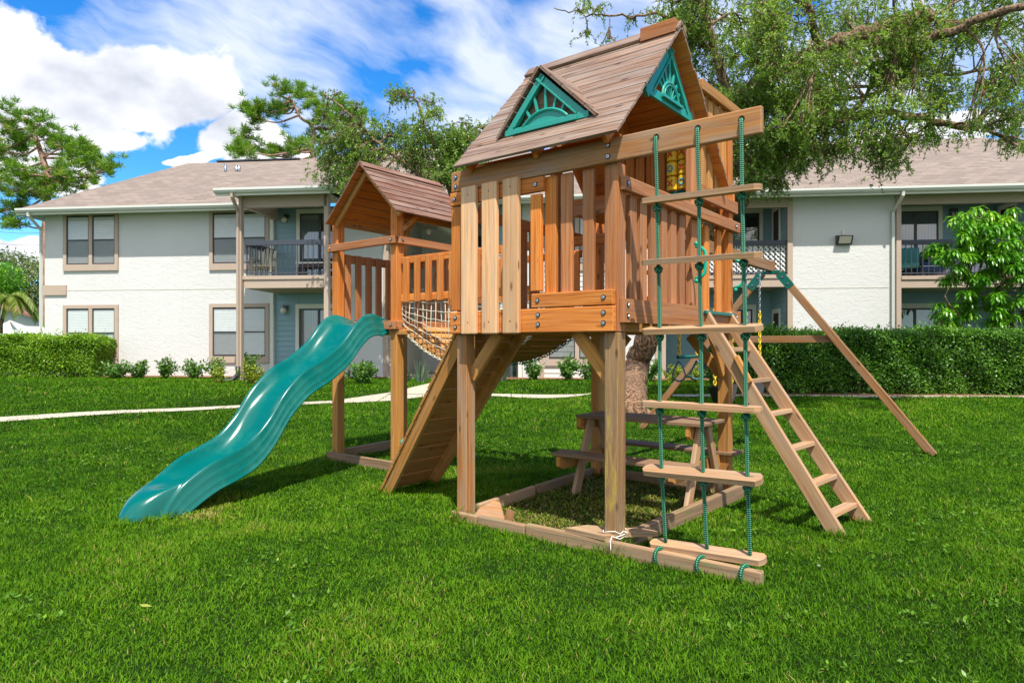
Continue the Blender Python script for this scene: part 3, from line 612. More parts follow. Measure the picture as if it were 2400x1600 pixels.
# grab handles
def handle(x, y, z0, z1, out):
    p = [V(x, y, z0)+Vector(out)*.0]; pts = []
    zs = [z0, z0+.012, z0+.04, (z0+z1)/2, z1-.04, z1-.012, z1]; os_ = [0, .04, .065, .07, .065, .04, 0]
    mb = MB(); mb.tube([V(x, y, z)+Vector(out)*o_ for z, o_ in zip(zs, os_)], .012, 8)
    for z in (z0-.015, z1+.015): mb.ball((x+out[0]*.008, y+out[1]*.008, z), .017, 8, 6)
    mb.build('grab_handle', 'handle_green', PS, smooth=True)
handle(.085, .98, 1.67, 1.90, (.9, .45, 0)); handle(.085, 1.76, 1.66, 1.88, (.9, .3, 0)); 
# ladder on the right side
for (p0, p1) in (((.055, 1.182, 1.44), (1.00, 1.093, -.03)), ((.055, 1.657, 1.44), (1.06, 1.567, -.03))):
    pboard('ladder_rail', 'wood_grey', p0, p1, .10, .038, (0, 0, 1))
for t in (.16, .315, .47, .625, .775, .90):
    a = V(.055, 1.20, 1.40).lerp(V(1.0, 1.11, -.03), t); b_ = V(.055, 1.64, 1.40).lerp(V(1.06, 1.55, -.03), t)
    MB().board(a, b_, .085, .034, (1, 0, .12)).build('ladder_rung', 'wood_grey', PS, .006)
MB().bb(.088, .11, 1.12, 1.72, 1.43, 1.455).build('ladder_bracket', 'bracket_green', PS, .004)
part('cleat', 'wood_amber', .05, .30, 1.145, 1.175, 1.05, 1.09) if False else None
pboard('cleat', 'wood_amber', (.32, 1.13, 1.13), (.42, 1.12, .95), .04, .03, (1, 0, 0))
# ramp (rock wall) on the left side
ra0, ra1 = V(-1.20, .03, 1.33), V(-2.24, .20, -.02); rb0, rb1 = V(-1.20, .69, 1.33), V(-2.24, .72, -.02)
rn = (ra1-ra0).cross(V(0, 1, 0)).normalized(); rn = rn if rn.z > 0 else -rn
for p0, p1 in ((ra0, ra1), (rb0, rb1)): pboard('ramp_rail', 'wood_amber', p0, p1, .10, .036, rn)
mb = MB(); n = 11
for i in range(n):
    t0, t1 = i/n+.003, (i+1)/n-.004; o_ = rn*.054
    q = [ra0.lerp(ra1, t0)+o_-V(0, .03, 0), ra0.lerp(ra1, t1)+o_-V(0, .03, 0), rb0.lerp(rb1, t1)+o_+V(0, .03, 0), rb0.lerp(rb1, t0)+o_+V(0, .03, 0)]
    c_ = sum(q, V(0, 0, 0))/4; mb.box(c_, ((q[3]-q[0]+q[2]-q[1])/4, (q[1]-q[0]+q[2]-q[3])/4*.985, rn*.012))
ramp_o = mb.build('ramp_planks', 'wood_amber', PS, .003)
for (t, s_) in ((.72, .12), (.60, .6), (.45, .22), (.33, .7), (.2, .25), (.86, .55)):
    c_ = ra0.lerp(ra1, t).lerp(rb0.lerp(rb1, t), s_)+rn*.106
    m_ = MB(); m_.ball((0, 0, 0), .045, 10, 6, 0, (1.1, .8, .8)); m_.ball((.02, .01, -.03), .03, 8, 5); o = m_.build('climbing_hold', 'handle_green', ramp_o, smooth=True); o.location = c_
# ground beams (sandbox borders)
fbm = MB()
segs = [(-1.235, -1.0, .06), (-.99, -.60, .065), (-.59, .88, .075)]
for x0, x1, z in segs: fbm.bb(x0, x1, -.10, -.055, -.06, z)
fbm.build('ground_beam', 'wood_border', PS, .008)
o = MB().board((.02, -.02, .03), (.125, 1.80, .055), .11, .05, (0, 0, 1)).build('ground_beam', 'wood_border', PS, .008)
MB().board((-1.14, .08, .03), (-1.18, .80, .035), .12, .045, (0, 0, 1)).build('ground_beam', 'wood_border', PS, .012); MB().board((-1.18, .83, .035), (-1.2, 1.74, .04), .12, .045, (0, 0, 1)).build('ground_beam', 'wood_border', PS, .012)
MB().board((-1.13, 1.79, .04), (-.05, 1.80, .04), .12, .04, (0, 0, 1)).build('ground_beam', 'wood_border', PS, .008)

# small tower
SX0, SX1, SY0, SY1 = -3.9, -2.98, .99, 1.90
for x, y in ((SX0, SY0), (SX1, SY0), (SX0, SY1), (SX1, SY1)):
    zt = 2.56
    post(x, y, -.1, 1.36, 'wood_amber'); post(x, y, 1.362, zt, 'wood_orange')
d = MB()
for i in range(6): d.bb(SX0+.05, SX1-.05, SY0+.0+i*.15, SY0+.143+i*.15, 1.38, 1.41)
d.build('deck', 'wood_amber', PS, .004)
o = part('rail', 'wood_brown', SX0-.08, SX1+.055, SY0-.084, SY0-.048, 2.197, 2.275)
for x in (SX0-.03, SX1): bolt(o, x, SY0-.0845, 2.236)
o = part('deck_beam', 'wood_brown', SX0-.05, SX1+.05, SY0-.084, SY0-.048, 1.362, 1.45); bolt(o, SX1, SY0-.0845, 1.405); bolt(o, SX0, SY0-.0845, 1.405)
part('deck_beam', 'wood_amber', SX0-.05, SX1+.16, SY0-.046, SY0-.01, 1.31, 1.36)
o = part('side_rail', 'wood_brown', SX1+.048, SX1+.084, SY0-.045, SY1+.08, 2.197, 2.275); bolt(o, SX1+.0845, SY0, 2.236, R_(90))
o = part('deck_beam', 'wood_brown', SX1+.048, SX1+.084, SY0-.06, SY1+.06, 1.362, 1.45); bolt(o, SX1+.0845, SY0, 1.405, R_(90))
part('side_rail', 'wood_brown', SX0-.046, SX0-.02, SY0+.05, SY1-.05, 2.10, 2.19); part('deck_beam', 'wood_brown', SX0-.03, SX0+.0, SY0+.05, SY1-.05, 1.34, 1.45)
for i in range(6): part('slat', 'wood_brown', SX0-.018, SX0+.008, SY0+.085+i*.145, SY0+.165+i*.145, 1.38, 2.19)
part('back_rail', 'wood_brown', SX0+.05, SX1-.05, SY1+.0, SY1+.03, 2.10, 2.19)
for i in range(5): part('slat', 'wood_brown', SX0+.09+i*.155, SX0+.175+i*.155, SY1-.03, SY1-.002, 1.38, 2.19)
SC, SE0, SE1, SZ, ST = -3.36, -3.90, -2.82, 2.475, 3.01
mb = MB(); slope_boards(mb, .83, 1.97, (SE0, SZ), (SC, ST), 8, 'y', .014, .008); slope_boards(mb, .83, 1.97, (SE1, SZ), (SC, ST), 8, 'y', .014, .008)
sr = mb.build('small_tower_roof', ['wood_roof_red', 'wood_orange'], PS, .002)
sl = (ST-SZ)/(SC-SE0); rc = MB()
for sg in (-1, 1):
    q0 = V(SC+sg*.002, 0, ST+.035); q1 = V(SC+sg*.06, 0, ST+.035-.058*sl); rc.box(((q0.x+q1.x)/2, 1.40, (q0.z+q1.z)/2), (V(0, .565, 0), (q1-q0)/2, (q1-q0).cross(V(0, 1, 0)).normalized()*.009))
rc.build('ridge_cap', 'wood_roof_red', sr, .002)
for y in (.93, 1.85):
    for sg in (-1, 1): pboard('rafter', 'wood_amber', (SC, y, ST-.045), (SC+sg*.50, y, ST-.045-.50*sl), .06, .03, (0, 0, 1))
for sg, xx in ((-1, SX0+.03), (1, SX1-.03)): pboard('eave_beam', 'wood_amber', (xx, .97, 2.50), (xx, 1.93, 2.50), .06, .03, (0, 0, 1))
pboard('brace', 'wood_amber', (SX1+.03, SY0+.04, 2.35), (SX1+.03, SY0+.24, 2.52), .05, .03, (0, 1, 0))
MB().board((SX0-.06, SY0-.09, .02), (SX1+.5, SY0-.09, .02), .13, .04, (0, 0, 1)).build('ground_beam', 'wood_border', PS, .008)
MB().board((SX0, SY0+.05, .04), (SX0, SY1, .06), .12, .04, (0, 0, 1)).build('ground_beam', 'wood_border', PS, .008)
MB().board((SX0, SY1+.05, .05), (SX1, SY1+.05, .05), .12, .04, (0, 0, 1)).build('ground_beam', 'wood_border', PS, .008)
# rope bridge
BX0, BX1, BY0, BY1 = SX1+.06, -1.24, 1.0, 1.66
def sag(x): t = (x-(BX0+BX1)/2)/((BX1-BX0)/2); return 1.055+.34*t*t
br = empty('rope_bridge'); br.parent = PS; n = 19
for i in range(n):
    x = BX0+(i+.5)*(BX1-BX0)/n; dz = (sag(x+.01)-sag(x-.01))/.02; u = V(1, 0, dz).normalized()
    MB().box((0, 0, 0), (V(0, (BY1-BY0)/2, 0), u*.040, u.cross(V(0, 1, 0))*.014)).build('plank', 'wood_amber', br, .003).location = (x, (BY0+BY1)/2, sag(x))
for yy in (BY0, BY1):
    net = MB(); nxs = np.linspace(BX0, BX1, 30)
    for x in nxs: net.tube([(x, yy, sag(x)+.01), (x+random.uniform(-.012, .012), yy+random.uniform(-.015, .015), (sag(x)+1.66)/2), (x, yy, 1.67)], .0038, 5)
    for f_ in (.15, .30, .45, .60, .75, .90): net.tube([(x, yy+random.uniform(-.008, .008), sag(x)*(1-f_)+1.66*f_+random.uniform(-.006, .006)) for x in nxs], .0038, 5)
    net.build('net', 'net_rope', br, smooth=True)
    ch = MB()
    xs_ = np.linspace(BX0-.05, BX1+.06, 62)
    for i in range(len(xs_)-1):
        a, b_ = V(xs_[i], yy, sag(xs_[i])-.028), V(xs_[i+1], yy, sag(xs_[i+1])-.028); m_ = (a+b_)/2; u = (b_-a).normalized(); w = V(0, 1, 0) if i % 2 else u.cross(V(0, 1, 0))
        ch.tube([m_+u*.021*math.cos(t)+w*.011*math.sin(t) for t in np.linspace(0, 2*math.pi, 9)], .0042, 5, caps=False)
    ch.build('chain', 'net_rope' if yy == BY0 else 'bracket_green', br, smooth=True)
    o = part('bridge_rail', 'wood_orange', BX0-.0, BX1-.03, yy-.014, yy+.014, 2.0, 2.07); part('bridge_rail', 'wood_orange', BX0-.0, BX1-.03, yy-.014, yy+.014, 1.635, 1.705)
    k = 0; x = BX0+.05
    while x < BX1-.10: part('bridge_slat', 'wood_orange', x, x+.075, yy-.036, yy-.016, 1.625, 2.055, .004); x += .152
# slide
a0 = V(-3.36, .92, 0); b0 = V(-3.00, -1.37, 0); su = (b0-a0).normalized(); sn = V(-su.y, su.x, 0)
rt = [-.06, .0, .10, .20, .295, .42, .55, .77, 1.06, 1.25, 1.40, 1.55, 1.74, 1.92, 2.05, 2.15, 2.23, 2.29, 2.33]
rz_ = [1.45, 1.465, 1.495, 1.508, 1.485, 1.395, 1.262, 1.112, .965, .80, .61, .475, .392, .332, .26, .19, .10, .0, -.08]
fz = [1.425, 1.425, 1.425, 1.42, 1.37, 1.255, 1.125, .975, .82, .655, .465, .34, .262, .212, .185, .165, .09, -.02, -.10]
tt = np.linspace(-.06, 2.33, 120)
def cr(xk, yk, x):
    xk = np.array(xk); yk = np.array(yk); m_ = np.gradient(yk, xk); i = np.clip(np.searchsorted(xk, x)-1, 0, len(xk)-2); h = xk[i+1]-xk[i]; t = (x-xk[i])/h
    return (2*t**3-3*t**2+1)*yk[i]+(t**3-2*t**2+t)*h*m_[i]+(-2*t**3+3*t**2)*yk[i+1]+(t**3-t**2)*h*m_[i+1]
RZs, FZs = cr(rt, rz_, tt), cr(rt, fz, tt)
# half profile: (s across, a: 0 = floor .. 1 = rim crest ; or outer drop in metres)
half = [(0, 0, 0), (.05, .02, 0), (.10, .09, 0), (.14, .21, 0), (.17, .38, 0), (.192, .60, 0), (.208, .82, 0), (.220, .96, 0), (.233, 1.0, 0), (.242, .98, -.004), (.249, 1, -.025), (.254, 1, -.066), (.264, 1, -.076), (.270, 1, -.09), (.275, 1, -.132), (.286, 1, -.141), (.291, 1, -.155), (.294, 1, -.188), (.308, 1, -.195), (.310, 1, -.206)]
prof_ = [(-s_, a, dd) for s_, a, dd in reversed(half[1:])]+half
mb = MB(); npf = len(prof_)
for k, t in enumerate(tt):
    for s_, a, dd in prof_:
        c_ = a0+su*(float(t)+.20*(1-a)*float(sst((t-1.85)/.4)))
        w_ = 1-.10*float(sst((t-.3)/1.0))-.20*float(sst((t-1.7)/.6)); z = FZs[k]+(RZs[k]-FZs[k])*a+dd*(1 if t > .12 else .35+.65*max(0, (t+.06)/.18))
        p = c_+sn*(s_*w_); mb.v.append((p.x, p.y, max(float(z), -.08)))
for k in range(len(tt)-1):
    for j in range(npf-1): a = k*npf+j; mb.f.append((a, a+1, a+npf+1, a+npf)); mb.uv += [(0, 0)]*4; mb.m.append(0)
sld = mb.build('slide', 'slide_teal', PS, smooth=True)
md = sld.modifiers.new('thickness', 'SOLIDIFY'); md.thickness = .006; md.offset = -1
# swing beam and A-frame
o = MB().box((-.65, 3.53, 2.20), (V(0, 1.70, 0), V(0, 0, .065), V(.028, 0, 0))).build('swing_beam', 'wood_post', PS, .008)
AY = 5.12
for x1, z1 in ((1.09, 0), (-2.50, -.05)):
    sg = 1 if x1 > 0 else -1
    p0 = V(-.65+sg*.10, AY, 2.12); p1 = V(x1, AY, z1); pboard('frame_leg', 'wood_post', p0, p1, .088, .05, (1, 0, 0)); u = (p1-p0).normalized()
    bk = MB().box(p0+u*.13+V(0, -.029, 0), (u*.11, u.cross(V(0, 1, 0))*.052, V(0, .003, 0))).build('frame_bracket', 'bracket_green', PS, .002)
    for dd in (.08, .19): bolt(bk, *(p0+u*dd+V(0, -.033, 0)))
MB().box((-.65, AY-.028, 2.125), (V(.12, 0, 0), V(0, 0, .02), V(0, .003, 0))).build('frame_bracket', 'bracket_green', PS, .002)
pboard('cross_bar', 'wood_post', (-1.49, AY+.05, 1.285), (.12, AY+.05, 1.285), .088, .035, (0, 0, 1))

# ------------------------------------------------------------------ rope ladder (hangs from the beam)
RLD = play_empty('rope_ladder', .54, -.066, label='rope ladder with three green ropes and flat wooden rungs hanging from the long beam', cat='rope ladder')
def braided(pts, name='rope', parent=RLD, r=.0108): return MB().tube(pts, r, 10).build(name, 'green_rope', parent, smooth=True)
rz6 = [2.005, 1.665, 1.29, .88, .515, .10]; tilt = [-.012, -.01, .008, 0, .02, .03]
for k, (z, tl) in enumerate(zip(rz6, tilt)):
    dy = [-.005, .0, .01, .0, .012, .05][k]; roll = [.10, .16, .20, .02, .30, .16][k]
    x0, x1 = (-.325, .33) if k < 5 else (-.30, .335)
    u = V(1, 0, tl*1.4).normalized(); wv_ = V(0, math.cos(roll), math.sin(roll)); th = u.cross(wv_)
    half_w = .048; mb = MB(); c_ = V((x0+x1)/2, dy, z); hl = (x1-x0)/2
    pl_ = [c_+u*(-hl)+wv_*(-half_w*.4), c_+u*(-hl+.022)-wv_*half_w, c_+u*(hl-.022)-wv_*half_w, c_+u*hl-wv_*half_w*.4, c_+u*hl+wv_*half_w*.4, c_+u*(hl-.022)+wv_*half_w, c_+u*(-hl+.022)+wv_*half_w, c_+u*(-hl)+wv_*half_w*.4]
    mb.prism([p-th*.015 for p in pl_], th*.03); mb.build('rung', 'wood_grey', RLD, .005)
for xr in (-.235, .004, .236):
    jit = [random.uniform(-.006, .006) for _ in range(7)]
    zs = [2.355, 2.33]+rz6+[.05]
    pts = [(xr, -.004, 2.352), (xr, -.024, 2.350), (xr, -.028, 2.335), (xr, -.022, 2.26)]
    for k, z in enumerate(rz6): pts.append((xr+.02*(k/5)+jit[k]*.6, [-.005, .0, .01, .0, .012, .05][k], z))
    fine = []
    for i in range(len(pts)-1):
        a, b_ = Vector(pts[i]), Vector(pts[i+1]); n_ = max(1, int((b_-a).length/.05))
        for q in range(n_): fine.append(a.lerp(b_, q/n_))
    fine.append(Vector(pts[-1])); braided(fine)
    for k, z in enumerate(rz6[:5]):
        kn = MB(); c_ = V(xr+.02*(k/5)+jit[k]*.6, [-.005, .0, .01, .0, .012][k], z-.042)
        kn.ball(c_, .018, 12, 8, 0, (1, 1, .95)); kn.tube([c_+V(.016*math.cos(a), .016*math.sin(a), .010*math.sin(2*a)) for a in np.linspace(0, 2*math.pi, 13)], .009, 8)
        kn.tube([c_+V(.008*math.cos(a), .014*math.cos(a)+.002, .016*math.sin(a)) for a in np.linspace(0, 2*math.pi, 13)], .0095, 8)
        kn.build('knot', 'green_rope', RLD, smooth=True)
    xx = xr+.02-.005+.02
    lp = MB(); lp.tube([(xx-.02+.012*math.cos(a), -.012+.033*math.cos(a), .046+.042*math.sin(a)) for a in np.linspace(0, 2*math.pi, 17)], .011, 8)
    lp.build('ground_loop', 'green_rope', RLD, smooth=True)

# ------------------------------------------------------------------ hanging trapeze, swings
def chainmesh(p0, p1, link=.045, r=.0045, w=.011):
    ch = MB(); p0, p1 = Vector(p0), Vector(p1); n = max(2, int((p1-p0).length/(link*.72))); u = (p1-p0).normalized(); s1 = u.orthogonal().normalized(); s2 = u.cross(s1)
    for i in range(n):
        m_ = p0.lerp(p1, (i+.5)/n); w_ = s1 if i % 2 else s2
        ch.tube([m_+u*link/2*math.cos(t)+w_*w*math.sin(t) for t in np.linspace(0, 2*math.pi, 9)], r, 5, caps=False)
    return ch
def ring_handle(c):
    """triangular steel ring hanging at c"""
    mb = MB(); pts = []
    for a in np.linspace(0, 2*math.pi, 21):
        rr = .062; pts.append((c[0]+rr*math.sin(a)*(1-.55*max(0, math.cos(a))), c[1], c[2]-.12+(.12 if math.cos(a) > 0 else .062)*math.cos(a)))
    return mb.tube(pts, .008, 8, caps=False)
TR = play_empty('trapeze', -.62, 2.51, label='green trapeze bar with two steel ring handles hanging on yellow chains from the swing beam', cat='trapeze')
MB().tube([(0, -.235, 1.10), (0, .235, 1.10)], .017, 12).build('bar', 'bracket_green', TR, smooth=True)
for y in (-.21, .21):
    chainmesh((0, y, 2.13), (0, y, 1.78), .05).build('chain', 'steel', TR, smooth=True)
    chainmesh((0, y, 1.78), (0, y, 1.12), .05, .0075, .014).build('chain_sleeve', 'yellow_sleeve', TR, smooth=True)
    ring_handle((0, y, 1.06)).build('ring_handle', 'blue_steel', TR, smooth=True)
def swing(y, lab):
    s_ = play_empty('swing', -.65, y, label=lab, cat='swing', group='belt swings under the swing beam')
    seat = MB()
    pts = [(0, q, .58+.20*abs(q/.24)**2.2) for q in np.linspace(-.24, .24, 13)]
    for i in range(12):
        a, b_ = Vector(pts[i]), Vector(pts[i+1]); seat.box((a+b_)/2, ((b_-a)/2*1.02, V(.07, 0, 0), V(0, 0, .007)))
    seat.build('seat', 'black_rubber', s_, smooth=False)
    for q in (-.245, .245):
        chainmesh((0, q, 2.13), (0, q, 1.62), .05).build('chain', 'steel', s_, smooth=True)
        chainmesh((0, q, 1.62), (0, q, .80), .05, .008, .014).build('chain_sleeve', 'yellow_sleeve', s_, smooth=True)
swing(3.50, 'black belt swing nearer the towers under the swing beam'); swing(4.45, 'black belt swing beside the splayed frame legs, far end of the swing beam')

# ------------------------------------------------------------------ picnic bench under the tower, loose boards
BN = play_empty('picnic_bench', -.5, 1.2, label='low weathered picnic table with attached bench under the tower deck', cat='picnic table')
mb = MB()
for i, (y0, y1) in enumerate(((-.06, .075), (.085, .22), (.23, .365))): mb.bb(-.50, .58, y0, y1, .615, .64)
mb.build('table_top', 'wood_dark', BN, .004)
mb = MB(); mb.bb(-.56, .56, -.33, -.22, .335, .36); mb.bb(-.58, .58, -.215, -.115, .335, .36); mb.build('seat', 'wood_dark', BN, .004)
mb = MB(); mb.bb(-.50, .6, .52, .62, .335, .36); mb.bb(-.50, .6, .63, .73, .335, .36); mb.build('seat', 'wood_dark', BN, .004)
for x in (-.44, .50):
    pboard('leg', 'wood_grey', (x, -.18, -.03), (x+.0, .08, .60), .085, .035, (0, 1, 0), parent=BN); pboard('leg', 'wood_grey', (x, .50, -.03), (x, .22, .60), .085, .035, (0, 1, 0), parent=BN)
    pr = [(x-.06, -.35, .26), (x-.06, -.30, .235), (x-.06, .72, .235), (x-.06, .78, .27), (x-.06, .78, .333), (x-.06, -.35, .333)]; MB().prism(pr, (.035, 0, 0)).build('seat_support', 'wood_amber', BN, .005)
    pr = [(x-.06, -.05, .54), (x-.06, -.02, .515), (x-.06, .33, .515), (x-.06, .36, .54), (x-.06, .36, .613), (x-.06, -.05, .613)]; MB().prism(pr, (.035, 0, 0)).build('top_support', 'wood_amber', BN, .005)
def loose(x, y, z, poly, mat, lab, tilt=(0, 0, 0), t=.026):
    o = MB().prism([(a, b_, 0) for a, b_ in poly], (0, 0, t)).build('loose_board', mat, None, .005); o.location = PR+LX*x+LY*y+V(0, 0, z); o.rotation_euler = (tilt[0], tilt[1], -TH+tilt[2]); tag(o, lab, 'board'); return o
loose(-.05, -.02, .078, [(-.24, -.075), (.04, -.085), (.13, .06), (.26, .16), (.17, .21), (.03, .10), (-.16, .05)], 'wood_border', 'angled loose board lying around the foot of the near front post', (R_(2), R_(0), 0))
loose(-.93, -.01, .062, [(-.13, -.065), (.10, -.065), (.115, -.03), (.03, .085), (-.02, .10), (-.10, .03)], 'wood_post', 'short cut piece of board leaning on the ground beam beside the far left front post', (R_(42), 0, R_(8)))
loose(-.84, .07, .04, [(-.03, -.05), (.03, -.05), (.03, .05), (-.03, .05)], 'wood_post', 'small wood block behind the short cut piece of board', (R_(70), 0, R_(-20)), .03)
st = MB()
for k in range(3): st.tube([(.064*math.cos(a)+random.uniform(-.008, .008), .062*math.sin(a)+random.uniform(-.008, .008), .088+.012*k+random.uniform(-.012, .012)) for a in np.linspace(.2, 6.5, 16)], .0028, 5)
st.tube([(-.02, -.07, .10), (-.06, -.10, .09), (-.10, -.08, .085), (-.14, -.10, .08)], .0028, 5); st.tube([(.02, -.07, .10), (.03, -.11, .08), (.05, -.14, .04)], .0028, 5)
o = st.build('string', 'white_string', None, smooth=True); o.location = PR; o.rotation_euler = (0, 0, -TH); tag(o, 'frayed white string wrapped around the foot of the near front post', 'string')
dl = leaf_mesh('fallen_leaf', 'dry_leaf', [gp(326, 1442)+V(0, 0, .05)], [(.95, -.3, .0)], [(0, -.3, 1)], .075, .022, .5); tag(dl, 'single yellow-green fallen leaf lying on the near lawn', 'leaf')
# sandbox floor
def P2W(x, y): return PR+LX*x+LY*y
sb_ = [(flat(P2W(-1.13, -.02)), flat(P2W(.02, .0))), (flat(P2W(-1.17, 1.75)), flat(P2W(.10, 1.75)))]
sheet('sandbox_floor', sb_, 'dry_thatch', .01)
SAND = np.array([(p.x, p.y) for p in (P2W(-1.13, -.02), P2W(.03, -.02), P2W(.11, 1.78), P2W(-1.17, 1.78))])
# ================================================================== APARTMENT BUILDING
BA = R_(6.36); BO = V(0, 19.6, 0); bxv = V(math.cos(BA), -math.sin(BA), 0); byv = V(math.sin(BA), math.cos(BA), 0)
AB = empty('apartment_building', BO, -BA, 'long two-storey apartment building with white stucco, blue siding and brown shingle roof', 'building')
def fac(px, py, y=0.):
    """2352-wide reading -> local (x, z) on the facade plane y"""
    r = ray(px*K, py*K); o_ = V(0, 0, CH)-BO; t = (y-o_.dot(byv))/r.dot(byv); p = o_+r*t; return p.dot(bxv), p.z
def Bx(px, y=0.): return fac(px, 600, y)[0]
def Bz(px, py, y=0.): return fac(px, py, y)[1]
GB, ZS = .10, 5.46
def bpart(name, mat, x0, x1, y0, y1, z0, z1, parent=None, bev=0): return MB().bb(x0, x1, y0, y1, z0, z1).build(name, mat, parent or AB, bevel=bev)
def siding(x0, x1, y, z0, z1, mat, parent=None, ax='x', other=0, h=.155, name='siding'):
    """lapped boards facing -y (ax x) or -x (ax y, at x = other, running y x0..x1)"""
    mb = MB(); n = max(1, int((z1-z0)/h))
    for i in range(n):
        a, b_ = z0+(z1-z0)*i/n, z0+(z1-z0)*(i+1)/n
        if ax == 'x': mb.face([(x0, y-.022, a), (x1, y-.022, a), (x1, y-.004, b_), (x0, y-.004, b_)]); mb.face([(x0, y, a), (x1, y, a), (x1, y-.022, a), (x0, y-.022, a)])
        else:
            s_ = other; sg = -1 if y < 0 else 1
            mb.face([(s_+sg*.022, x0, a), (s_+sg*.022, x1, a), (s_+sg*.004, x1, b_), (s_+sg*.004, x0, b_)]); mb.face([(s_, x0, a), (s_, x1, a), (s_+sg*.022, x1, a), (s_+sg*.022, x0, a)])
    return mb.build(name, mat, parent or AB)
def groove(x0, x1, z): bpart('wall_joint', 'soffit', x0, x1, -.006, .0, z-.012, z+.012)
# walls
xA0, xA1 = Bx(103), Bx(620)
bpart('stucco_wall', 'stucco', xA0, xA1, 0, .25, GB, ZS); bpart('end_wall', 'stucco', xA0, xA0+.25, .251, 10.5, GB, ZS)
z665 = Bz(350, 665); groove(Bx(155), Bx(556), z665)
bpart('wall_band', 'trim_beige', xA0-.03, Bx(154), -.05, -.002, Bz(125, 678), Bz(125, 655))
bpart('corner_trim', 'trim_white', xA1+.002, xA1+.12, -.03, .2, GB, ZS)
xB0, xB1 = xA1+.12, Bx(790)
bpart('wall', 'siding_blue', xB0, xB1, .10, .3, GB, ZS)
siding(xB0, Bx(682), .10, GB, ZS, 'siding_blue'); siding(Bx(775), xB1, .10, GB, ZS, 'siding_blue')
bpart('stucco_wall', 'stucco', xB1, Bx(880), 0, .25, GB, ZS); bpart('corner_trim', 'trim_beige', Bx(880)+.002, Bx(893), -.03, .25, GB, ZS)
groove(xB1+.05, Bx(878), z665)
# entry recess with stair
xR0, xR1 = Bx(893)+.002, Bx(1135)
bpart('recess_floor', 'concrete', xR0, xR1, -.2, 4.0, .10, .27); siding(-.0, 4.0, 1, .27, ZS, 'siding_white', ax='y', other=xR0); siding(xR0, xR1, 4.0, .27, ZS, 'siding_white'); siding(.0, 4.0, -1, .27, ZS, 'siding_white', ax='y', other=xR1)
bpart('recess_ceiling', 'soffit', xR0, xR1, 0, 4, ZS-.05, ZS); bpart('landing', 'trim_beige', xR0, xR0+1.4, 2.2, 3.97, 2.95, 3.12)
st_ = MB()
for i in range(14):
    f_ = i/14; st_.bb(xR0+1.4+f_*2.0, xR0+1.4+f_*2.0+.17, 2.3, 3.4, 3.10-(f_)*2.7-.05, 3.10-f_*2.7)
st_.board((xR0+1.35, 2.28, 3.05), (xR0+3.45, 2.28, .32), .26, .05, (0, 0, 1)); st_.build('stair', 'soffit', AB)
st_ = MB()
for i in range(12): st_.board((xR0+.9+i*.02, 1.2+i*.16, 5.30-.02*i), (xR1-.1, 1.2+i*.16, 3.9+.0*i), .12, .03, (0, 0, 1))
st_.build('roof_bracing', 'soffit', AB)
gl = MB(); gl.ball((Bx(985, 2.1), 2.1, Bz(985, 532, 2.1)), .10, 12, 8); gl.build('globe_light', 'lamp_glass', AB, smooth=True)
bpart('door', 'door_dark', xR0+1.5, xR0+2.35, 3.93, 3.97, 3.13, 5.1)
# right portion
bpart('wall', 'siding_blue', xR1, Bx(1200), .05, .3, GB, ZS); siding(xR1+.1, Bx(1200), .05, GB, ZS, 'siding_blue')
bpart('corner_trim', 'trim_beige', xR1-.001, xR1+.1, -.03, .04, GB, ZS)
bpart('stucco_wall', 'stucco', Bx(1200), Bx(1240), 0, .25, GB, ZS); bpart('stucco_wall', 'stucco', Bx(1412), Bx(1505), 0, .25, GB, ZS)
bpart('wall', 'siding_white', Bx(1240), Bx(1412), .05, .3, GB, ZS); siding(Bx(1250), Bx(1402), .05, GB, ZS, 'siding_white')
for px in (1240, 1402): bpart('bay_trim', 'trim_beige', Bx(px), Bx(px+10), -.03, .04, GB, ZS)
bpart('corner_trim', 'trim_beige', Bx(1505), Bx(1529), -.05, .2, GB, ZS)
def bay(pl_, pr_, dep, lat=False):
    x0, x1 = Bx(pl_), Bx(pr_)
    zs0, zs1 = Bz((pl_+pr_)/2, 660), Bz((pl_+pr_)/2, 632.5)
    siding(x0, x1, dep, GB, ZS, 'siding_blue'); bpart('wall', 'siding_blue', x0-.1, x1+.1, dep+.001, dep+.2, GB, ZS)
    siding(.05, dep, -1, GB, ZS, 'siding_blue', ax='y', other=x1); siding(.05, dep, 1, GB, ZS, 'siding_blue', ax='y', other=x0)
    s_ = bpart('balcony_slab', 'trim_beige', x0, x1, -.06, dep-.03, zs0, zs1-.10); bpart('fascia_cap', 'trim_beige', x0, x1, -.09, -.061, zs1-.10, zs1)
    bpart('recess_floor', 'concrete', x0, x1, -.1, dep, .08, .22)
    bpart('balcony_ceiling', 'soffit', x0, x1, .0, dep, ZS-.06, ZS-.0); bpart('header_beam', 'trim_beige', x0, x1, -.04, .10, ZS-.36, ZS-.061)
    return x0, x1, zs0, zs1
